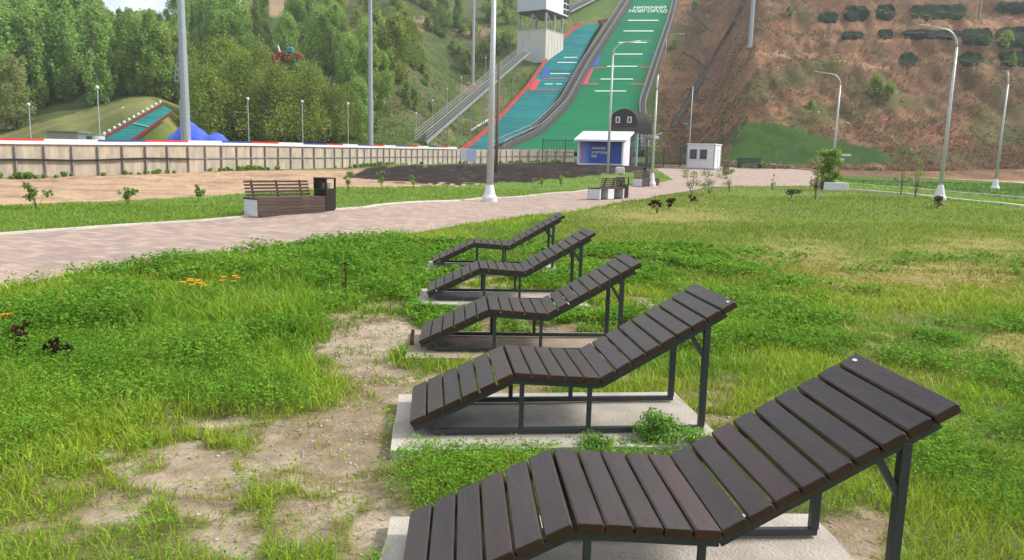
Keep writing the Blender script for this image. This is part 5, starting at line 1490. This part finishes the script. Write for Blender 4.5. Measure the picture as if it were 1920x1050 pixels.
# ------------------------------------------------------------------ grass, clover, gravel
def grass_field():
    rng = np.random.default_rng(3)
    parts = [(1.9, 4.2, 6500), (4.2, 7.5, 3800), (7.5, 12, 1900), (12, 20, 700), (20, 34, 200), (34, 60, 40)]
    V, C, Fq, Ft = [], [], [], []; base = 0
    LV, LC = [], []
    for Y0, Y1, dens in parts:
        area = .5*(Y1*Y1 - Y0*Y0)*2.14
        n = int(area*dens)
        Y = np.sqrt(rng.random(n)*(Y1*Y1 - Y0*Y0) + Y0*Y0); px = rng.uniform(-540, 2460, n); q = ((px > -90) & (px < 2010)) | (rng.random(n) < .4); Y, px = Y[q], px[q]; n = len(px); x = (px - 960)/1400*Y
        z = H(x, Y); px, py = proj(x, Y, z)
        soil, dry, olive = near_masks(px, py, x, Y)
        inp = pathdist_in(x, Y); slab = onslab(x, Y, .01)
        verge = inpoly(px, py, VERGE)
        beyond = (Y > 12) & ~verge & (px < 1240) & (py < ip_front(px))
        sandy = inpoly(px, py, SANDP) | inpoly(px, py, SOIL_MOUND) | beyond
        jx = fbm(x*.9, Y*.9, 101, 3); j2 = fbm(x*2.6, Y*2.6, 107, 3); j3 = fbm(x*.35, Y*.35, 113, 2)
        left = (px < 760) & (py < 850) & ~verge & (Y < 22)
        lush_r = (px > 760) & (Y < 14)
        # cover probability
        keep = np.ones(n)*(.6 + .4*sstep(.35, .6, j2))
        hf = fbm(x*6.5, Y*6.5, 163, 2); soil = np.clip(soil + (hf - .5)*.55*(soil > .04), 0, 1); keep *= 1 - .965*sstep(.2, .72, soil)**.8; keep[(soil > .25) & (fbm(x*3.2 + 5, Y*3.2, 167, 2) > .60)] = .5
        keep *= np.where(olive > .5, .75, 1)
        keep *= 1 - .45*np.clip(dry*1.3, 0, 1)
        keep[inp | slab | sandy] = 0
        tx = x > 17.6
        keep[tx & (Y > 20)] *= .8
        keep[(np.abs(x - 17.9) < .22) & (Y > 20)] = 0
        ok = rng.random(n) < keep
        # height
        h = np.full(n, .09)
        h = np.where(left, .12 + .11*(jx - .5)*2, h)
        h = np.where(left & (py < 620), h*1.3, h)
        h = np.where(~left & (px < 760) & ~verge, .10 + .06*(jx - .5), h)
        h = np.where(lush_r, .085 + .09*(jx - .5)*2*.7, h)
        h = np.where(olive > .5, .10, h); h = np.where(verge, .07, h)
        h = h*(1 - .5*np.clip(dry, 0, 1))*(1 - .68*sstep(.03, .5, soil))
        h = np.where((Y > 20) & ~verge & (olive < .5), .12, h)
        h = h*(.35 + .95*rng.random(n)**1.6)
        # colour
        deep = np.array([.095, .25, .016]); mid = np.array([.19, .37, .024]); yel = np.array([.33, .44, .036]); oli = np.array([.19, .255, .038]); straw = np.array([.42, .38, .11]); oran = np.array([.34, .25, .06])
        g = sstep(.36, .66, j2*.6 + jx*.4)[:, None]
        col = deep*(1 - g) + mid*g
        yk = (.25 + .7*sstep(.42, .66, fbm(x*.8 + 40, Y*.8, 121, 3)))[:, None]; col = col*(1 - yk) + yel*yk
        lowl = ((px < 800) & (py > 760))[:, None]*.6; col = col*(1 - lowl) + yel*lowl
        rl = ((px > 1600) & (py > 640))[:, None]*.35; col = col*(1 - rl) + yel*rl
        o_ = (olive*.72)[:, None]; col = col*(1 - o_) + (oli*(.8 + .5*j3[:, None]))*o_
        d_ = np.clip(dry*.85, 0, .8)[:, None]; dc = np.where((py > 490)[:, None] & (py < 560)[:, None], oran, straw); col = col*(1 - d_) + dc*d_
        v_ = verge[:, None]*.8; col = col*(1 - v_) + np.array([.19, .31, .038])*v_
        rr_ = ((x > 23.4) & (Y > 20))[:, None]*.7; col = col*(1 - rr_) + np.array([.05, .14, .02])*rr_
        st = rng.random(n) < .06 + .3*sstep(.08, .4, soil); col[st] = straw*np.array([.75, .68, .75])
        col = col*rng.uniform(.65, 1.35, n)[:, None]
        x, Y_, z, h, col, py_ = x[ok], Y[ok], z[ok], h[ok], col[ok], py[ok]; n = len(x)
        w = np.maximum(.0019, .00068*Y_)*rng.uniform(.8, 1.5, n)
        a = rng.random(n)*2*np.pi; lean = rng.uniform(.15, 1.1, n)*h; sk = st[ok] & (rng.random(n) < .6); lean = np.where(sk, .09 + .06*rng.random(n), lean); h = np.where(sk, .012 + .02*rng.random(n), h); la = rng.random(n)*2*np.pi
        dx, dy = np.cos(a)*w, np.sin(a)*w; lx, ly = np.cos(la)*lean, np.sin(la)*lean
        B = np.stack([x, Y_, z - .01], 1)
        if Y0 < 12:
            v = np.stack([B + np.stack([-dx, -dy, 0*dx], 1), B + np.stack([dx, dy, 0*dx], 1),
                          B + np.stack([lx*.35 + dx*.8, ly*.35 + dy*.8, h*.62], 1), B + np.stack([lx*.35 - dx*.8, ly*.35 - dy*.8, h*.62], 1), B + np.stack([lx, ly, h*.97], 1)], 1).reshape(-1, 3)
            i = np.arange(n)[:, None]*5 + base
            Fq.append(i + np.array([[0, 1, 2, 3]])); Ft.append(i + np.array([[3, 2, 4]])); base += 5*n; C.append(np.repeat(col, 5, 0))
        else:
            v = np.stack([B + np.stack([-dx, -dy, 0*dx], 1), B + np.stack([dx, dy, 0*dx], 1), B + np.stack([lx, ly, h], 1)], 1).reshape(-1, 3)
            i = np.arange(n)[:, None]*3 + base; Ft.append(i + np.array([[0, 1, 2]])); base += 3*n; C.append(np.repeat(col, 3, 0))
        V.append(v)
    o = np_mesh('grass', np.concatenate(V), [np.concatenate(Fq), np.concatenate(Ft)], np.concatenate(C), M['grass'])
    tag(o, 'green meadow grass growing between the loungers and the path', 'grass', kind='stuff')

def ip_front(px):
    return np.interp(px, [-100, 0, 220, 450, 680, 900, 1100, 1225, 1300, 2100], [450, 440, 424, 408, 390, 372, 357, 344, 300, 300])

def clover_field():
    rng = np.random.default_rng(8)
    Vs, Cs = [], []
    for Y0, Y1, dens in ((1.9, 4.5, 2300), (4.5, 8, 1400), (8, 14, 520)):
        n = int(.5*(Y1*Y1 - Y0*Y0)*2.14*dens)
        Y = np.sqrt(rng.random(n)*(Y1*Y1 - Y0*Y0) + Y0*Y0); px = rng.uniform(-540, 2460, n); q = ((px > -90) & (px < 2010)) | (rng.random(n) < .5); Y, px = Y[q], px[q]; n = len(px); x = (px - 960)/1400*Y
        z = H(x, Y); px, py = proj(x, Y, z)
        soil, dry, olive = near_masks(px, py, x, Y)
        pat = fbm(x*.7 + 9, Y*.7, 131, 3); p2 = fbm(x*2.4, Y*2.4, 137, 2)
        k = sstep(.46, .62, pat*.75 + p2*.25 + np.where((px > 760) & (py > 430), .06, 0))
        k = np.maximum(k, .9*gsum(px, py, [(880, 850, 190, 26), (1150, 845, 140, 24), (120, 720, 180, 60), (40, 830, 60, 70), (860, 690, 0.1, 0.1), (450, 480, 330, 28), (800, 930, 90, 40)]))
        k *= (1 - .85*sstep(840, 900, py)*(px < 690))*(1 - sstep(.3, .55, soil))*(1 - np.clip(dry, 0, 1))*np.where(olive > .5, .25, 1)
        k[pathdist_in(x, Y) | onslab(x, Y, .0, front=-.43)] = 0
        beyond = (py < ip_front(px)) & (px < 1240); k[beyond] = 0
        ok = rng.random(n) < k
        x, Y, z, px, py = x[ok], Y[ok], z[ok], px[ok], py[ok]; n = len(x)
        left = (px < 760) & (py < 850)
        h = np.where(left, .24, .15)*(.5 + fbm(x*1.5, Y*1.5, 139, 2))*rng.uniform(.35, 1.0, n)
        h = np.where(onslab(x, Y, .1), h*.8, h)
        s = np.maximum(.0075, .0024*Y)*rng.uniform(.7, 1.4, n)
        nl = 4
        for q in range(nl):
            a = rng.random(n)*2*np.pi; t = rng.uniform(-.55, .8, n)
            c = np.stack([x + rng.normal(size=n)*.02, Y + rng.normal(size=n)*.02, z + h*rng.uniform(.55, 1.05, n)], 1)
            u = np.stack([np.cos(a)*np.cos(t), np.sin(a)*np.cos(t), np.sin(t)], 1); w = np.stack([-np.sin(a), np.cos(a), rng.uniform(-.4, .4, n)], 1)
            sv = s[:, None]
            Vs.append(np.stack([c - u*sv, c + w*sv*.62, c + u*sv, c - w*sv*.62], 1).reshape(-1, 3))
            g = rng.random(n)[:, None]*.6 + sstep(.3, .7, fbm(x*1.2, Y*1.2, 141, 2))[:, None]*.4
            col = np.array([.085, .225, .02])*(1 - g) + np.array([.21, .385, .04])*g
            Cs.append(np.repeat(col*rng.uniform(.75, 1.3, n)[:, None], 4, 0))
    v = np.concatenate(Vs); o = np_mesh('clover', v, [np.arange(len(v)).reshape(-1, 4)], np.concatenate(Cs), M['leaf'])
    tag(o, 'dark green clover and leafy ground weeds among the grass', 'ground cover', kind='stuff')

def gravel():
    rng = np.random.default_rng(21); n = 90000
    Y = np.sqrt(rng.random(n)*(9*9 - 4) + 4); px = rng.uniform(150, 1700, n); x = (px - 960)/1400*Y; z = H(x, Y); px, py = proj(x, Y, z)
    soil, dry, olive = near_masks(px, py, x, Y)
    k = sstep(.3, .6, soil)*(.3 + .7*gsum(px, py, [(640, 830, 110, 45), (690, 720, 60, 40), (710, 1000, 45, 60), (720, 620, 60, 20)])); k[onslab(x, Y, 0.0)] = 0
    ok = rng.random(n) < k; x, Y, z = x[ok], Y[ok], z[ok]; n = len(x)
    s = .002 + .016*rng.random(n)**8; s *= np.maximum(1, Y/5)
    ico = np.array([(1, 0, 0), (-1, 0, 0), (0, 1, 0), (0, -1, 0), (0, 0, 1), (0, 0, -1)], float)
    f = np.array([(0, 2, 4), (2, 1, 4), (1, 3, 4), (3, 0, 4), (2, 0, 5), (1, 2, 5), (3, 1, 5), (0, 3, 5)])
    a = rng.random(n)*6.28; ca, sa = np.cos(a), np.sin(a)
    v = ico[None]*rng.uniform(.5, 1.2, (n, 6, 1))*s[:, None, None]*np.array([1.4, .9, .5])
    vx = v[..., 0]*ca[:, None] - v[..., 1]*sa[:, None]; vy = v[..., 0]*sa[:, None] + v[..., 1]*ca[:, None]
    P = np.stack([vx + x[:, None], vy + Y[:, None], v[..., 2] + z[:, None] + s[:, None]*.05], -1).reshape(-1, 3)
    F = (np.arange(n)[:, None, None]*6 + f[None]).reshape(-1, 3)
    g = rng.uniform(.5, 1.0, n); o = np_mesh('gravel', P, [F], np.repeat(g, 6)[:, None]*np.ones(3), M['rock'])
    tag(o, 'pale gravel and rubble scattered over the bare soil', 'gravel', kind='stuff')
grass_field(); clover_field(); gravel()
# weeds along the foot of the board fence
def fence_weeds():
    rng = np.random.default_rng(4); cents = []; rads = []
    st = along(FXY, .35)
    for p, d in st:
        if rng.random() < .55*(.4 + 1.4*(vnoise(p.x*.35, p.y*.2, 4) > .5)):
            n = Vector((d.y, -d.x))*rng.uniform(.1, .45); x, y = p.x + n.x, p.y + n.y; s = rng.uniform(.06, .19)
            cents.append((x, y, Hs(x, y) + s*.8)); rads.append(s)
    v, f, c = leaf_cloud(cents, rads, 6500, .14, SP + PAL_D, rng); tag(np_mesh('fence_weeds', v, [f], c, M['leaf']), 'green weeds along the foot of the board fence', 'weeds', kind='stuff')
fence_weeds()

def slope_scrub():
    rng = np.random.default_rng(14); n = 90000
    Y = 84 + (185 - 84)*rng.random(n)**1.3; px = rng.uniform(620, 2000, n)
    x = (px - 960)/1400*Y; z = H(x, Y); qx, qy = proj(x, Y, z)
    bl = np.interp(qy, [q[0] for q in sorted(SL)], [q[1] for q in sorted(SL)]) - 5; br = np.interp(qy, [q[0] for q in sorted(BR)], [q[1] for q in sorted(BR)]) + 20
    k = (qy > -25) & ((qx < bl) | (qx > br)) & ~inpoly(qx, qy, LAWN)
    d = fbm(x*.22, Y*.22, 151, 4); k &= rng.random(n) < sstep(.38, .62, d)*.75 + .2
    x, Y, z, qx, qy, d = x[k], Y[k], z[k], qx[k], qy[k], d[k]; n = len(x)
    right = qx > 1240
    m = 3; x = np.repeat(x, m) + rng.normal(size=n*m)*.22; Y = np.repeat(Y, m) + rng.normal(size=n*m)*.22; z = H(x, Y) + rng.uniform(.02, .32, n*m); right = np.repeat(right, m); n *= m
    s = rng.uniform(.07, .21, n)[:, None]
    a = rng.normal(size=(n, 3)); a /= np.linalg.norm(a, axis=1)[:, None]; b = np.cross(a, rng.normal(size=(n, 3))); b /= np.linalg.norm(b, axis=1)[:, None]
    c = np.stack([x, Y, z], 1)
    V = np.stack([c - a*s, c + b*s*.45, c + a*s, c - b*s*.45], 1).reshape(-1, 3)
    g = fbm(x*.3 + 7, Y*.3, 157, 3)[:, None]; gl = sstep(.48, .6, g)
    colr = np.array([.21, .135, .078])*(1 - gl) + np.array([.15, .165, .055])*gl
    coll = np.array([.17, .2, .06])*(1 - gl) + np.array([.14, .22, .05])*gl
    col = np.where(right[:, None], colr, coll)*rng.uniform(.55, 1.5, n)[:, None]
    tag(np_mesh('slope_scrub', V, [np.arange(4*n).reshape(-1, 4)], np.repeat(col, 4, 0), M['leaf']), 'low scrub and dead grass covering the slopes', 'scrub', kind='stuff')
slope_scrub()

def haze():
    mb = MB(); mb.box((0, 0, 58), (1700, 1700, 160))
    m = bpy.data.materials.new('pale_air'); m.use_nodes = True; N = m.node_tree.nodes; N.remove(N['Principled BSDF'])
    v = N.new('ShaderNodeVolumePrincipled'); v.inputs['Color'].default_value = (.93, .96, 1, 1); v.inputs['Density'].default_value = .0005; v.inputs['Anisotropy'].default_value = .25
    m.node_tree.links.new(v.outputs[0], N['Material Output'].inputs['Volume'])
    o = mb.build('haze', m); tag(o, kind='stuff')
haze()

def slope_stones():
    rng = np.random.default_rng(31); vs = []; fs = []; cs = []
    ico = np.array([(1, 0, 0), (-1, 0, 0), (0, 1, 0), (0, -1, 0), (0, 0, 1), (0, 0, -1)], float)
    f = np.array([(0, 2, 4), (2, 1, 4), (1, 3, 4), (3, 0, 4), (2, 0, 5), (1, 2, 5), (3, 1, 5), (0, 3, 5)])
    for k in range(170):
        px, py = rng.uniform(1270, 1915), rng.uniform(5, 290)
        if inpoly(np.array([px]), np.array([py]), LAWN)[0]: continue
        p = ground(px, py, 60, 220); s = .05 + .17*rng.random()**4
        vs.append(ico*rng.uniform(.6, 1.3, (6, 1))*s + np.array(p)); fs.append(f + 6*(len(vs)-1)); cs.append(np.full((6, 3), rng.uniform(.6, 1.2)))
    tag(np_mesh('stones', np.concatenate(vs), [np.concatenate(fs)], np.concatenate(cs), M['rock']), 'pale stones scattered over the brown slope', 'stones', kind='stuff')
slope_stones()
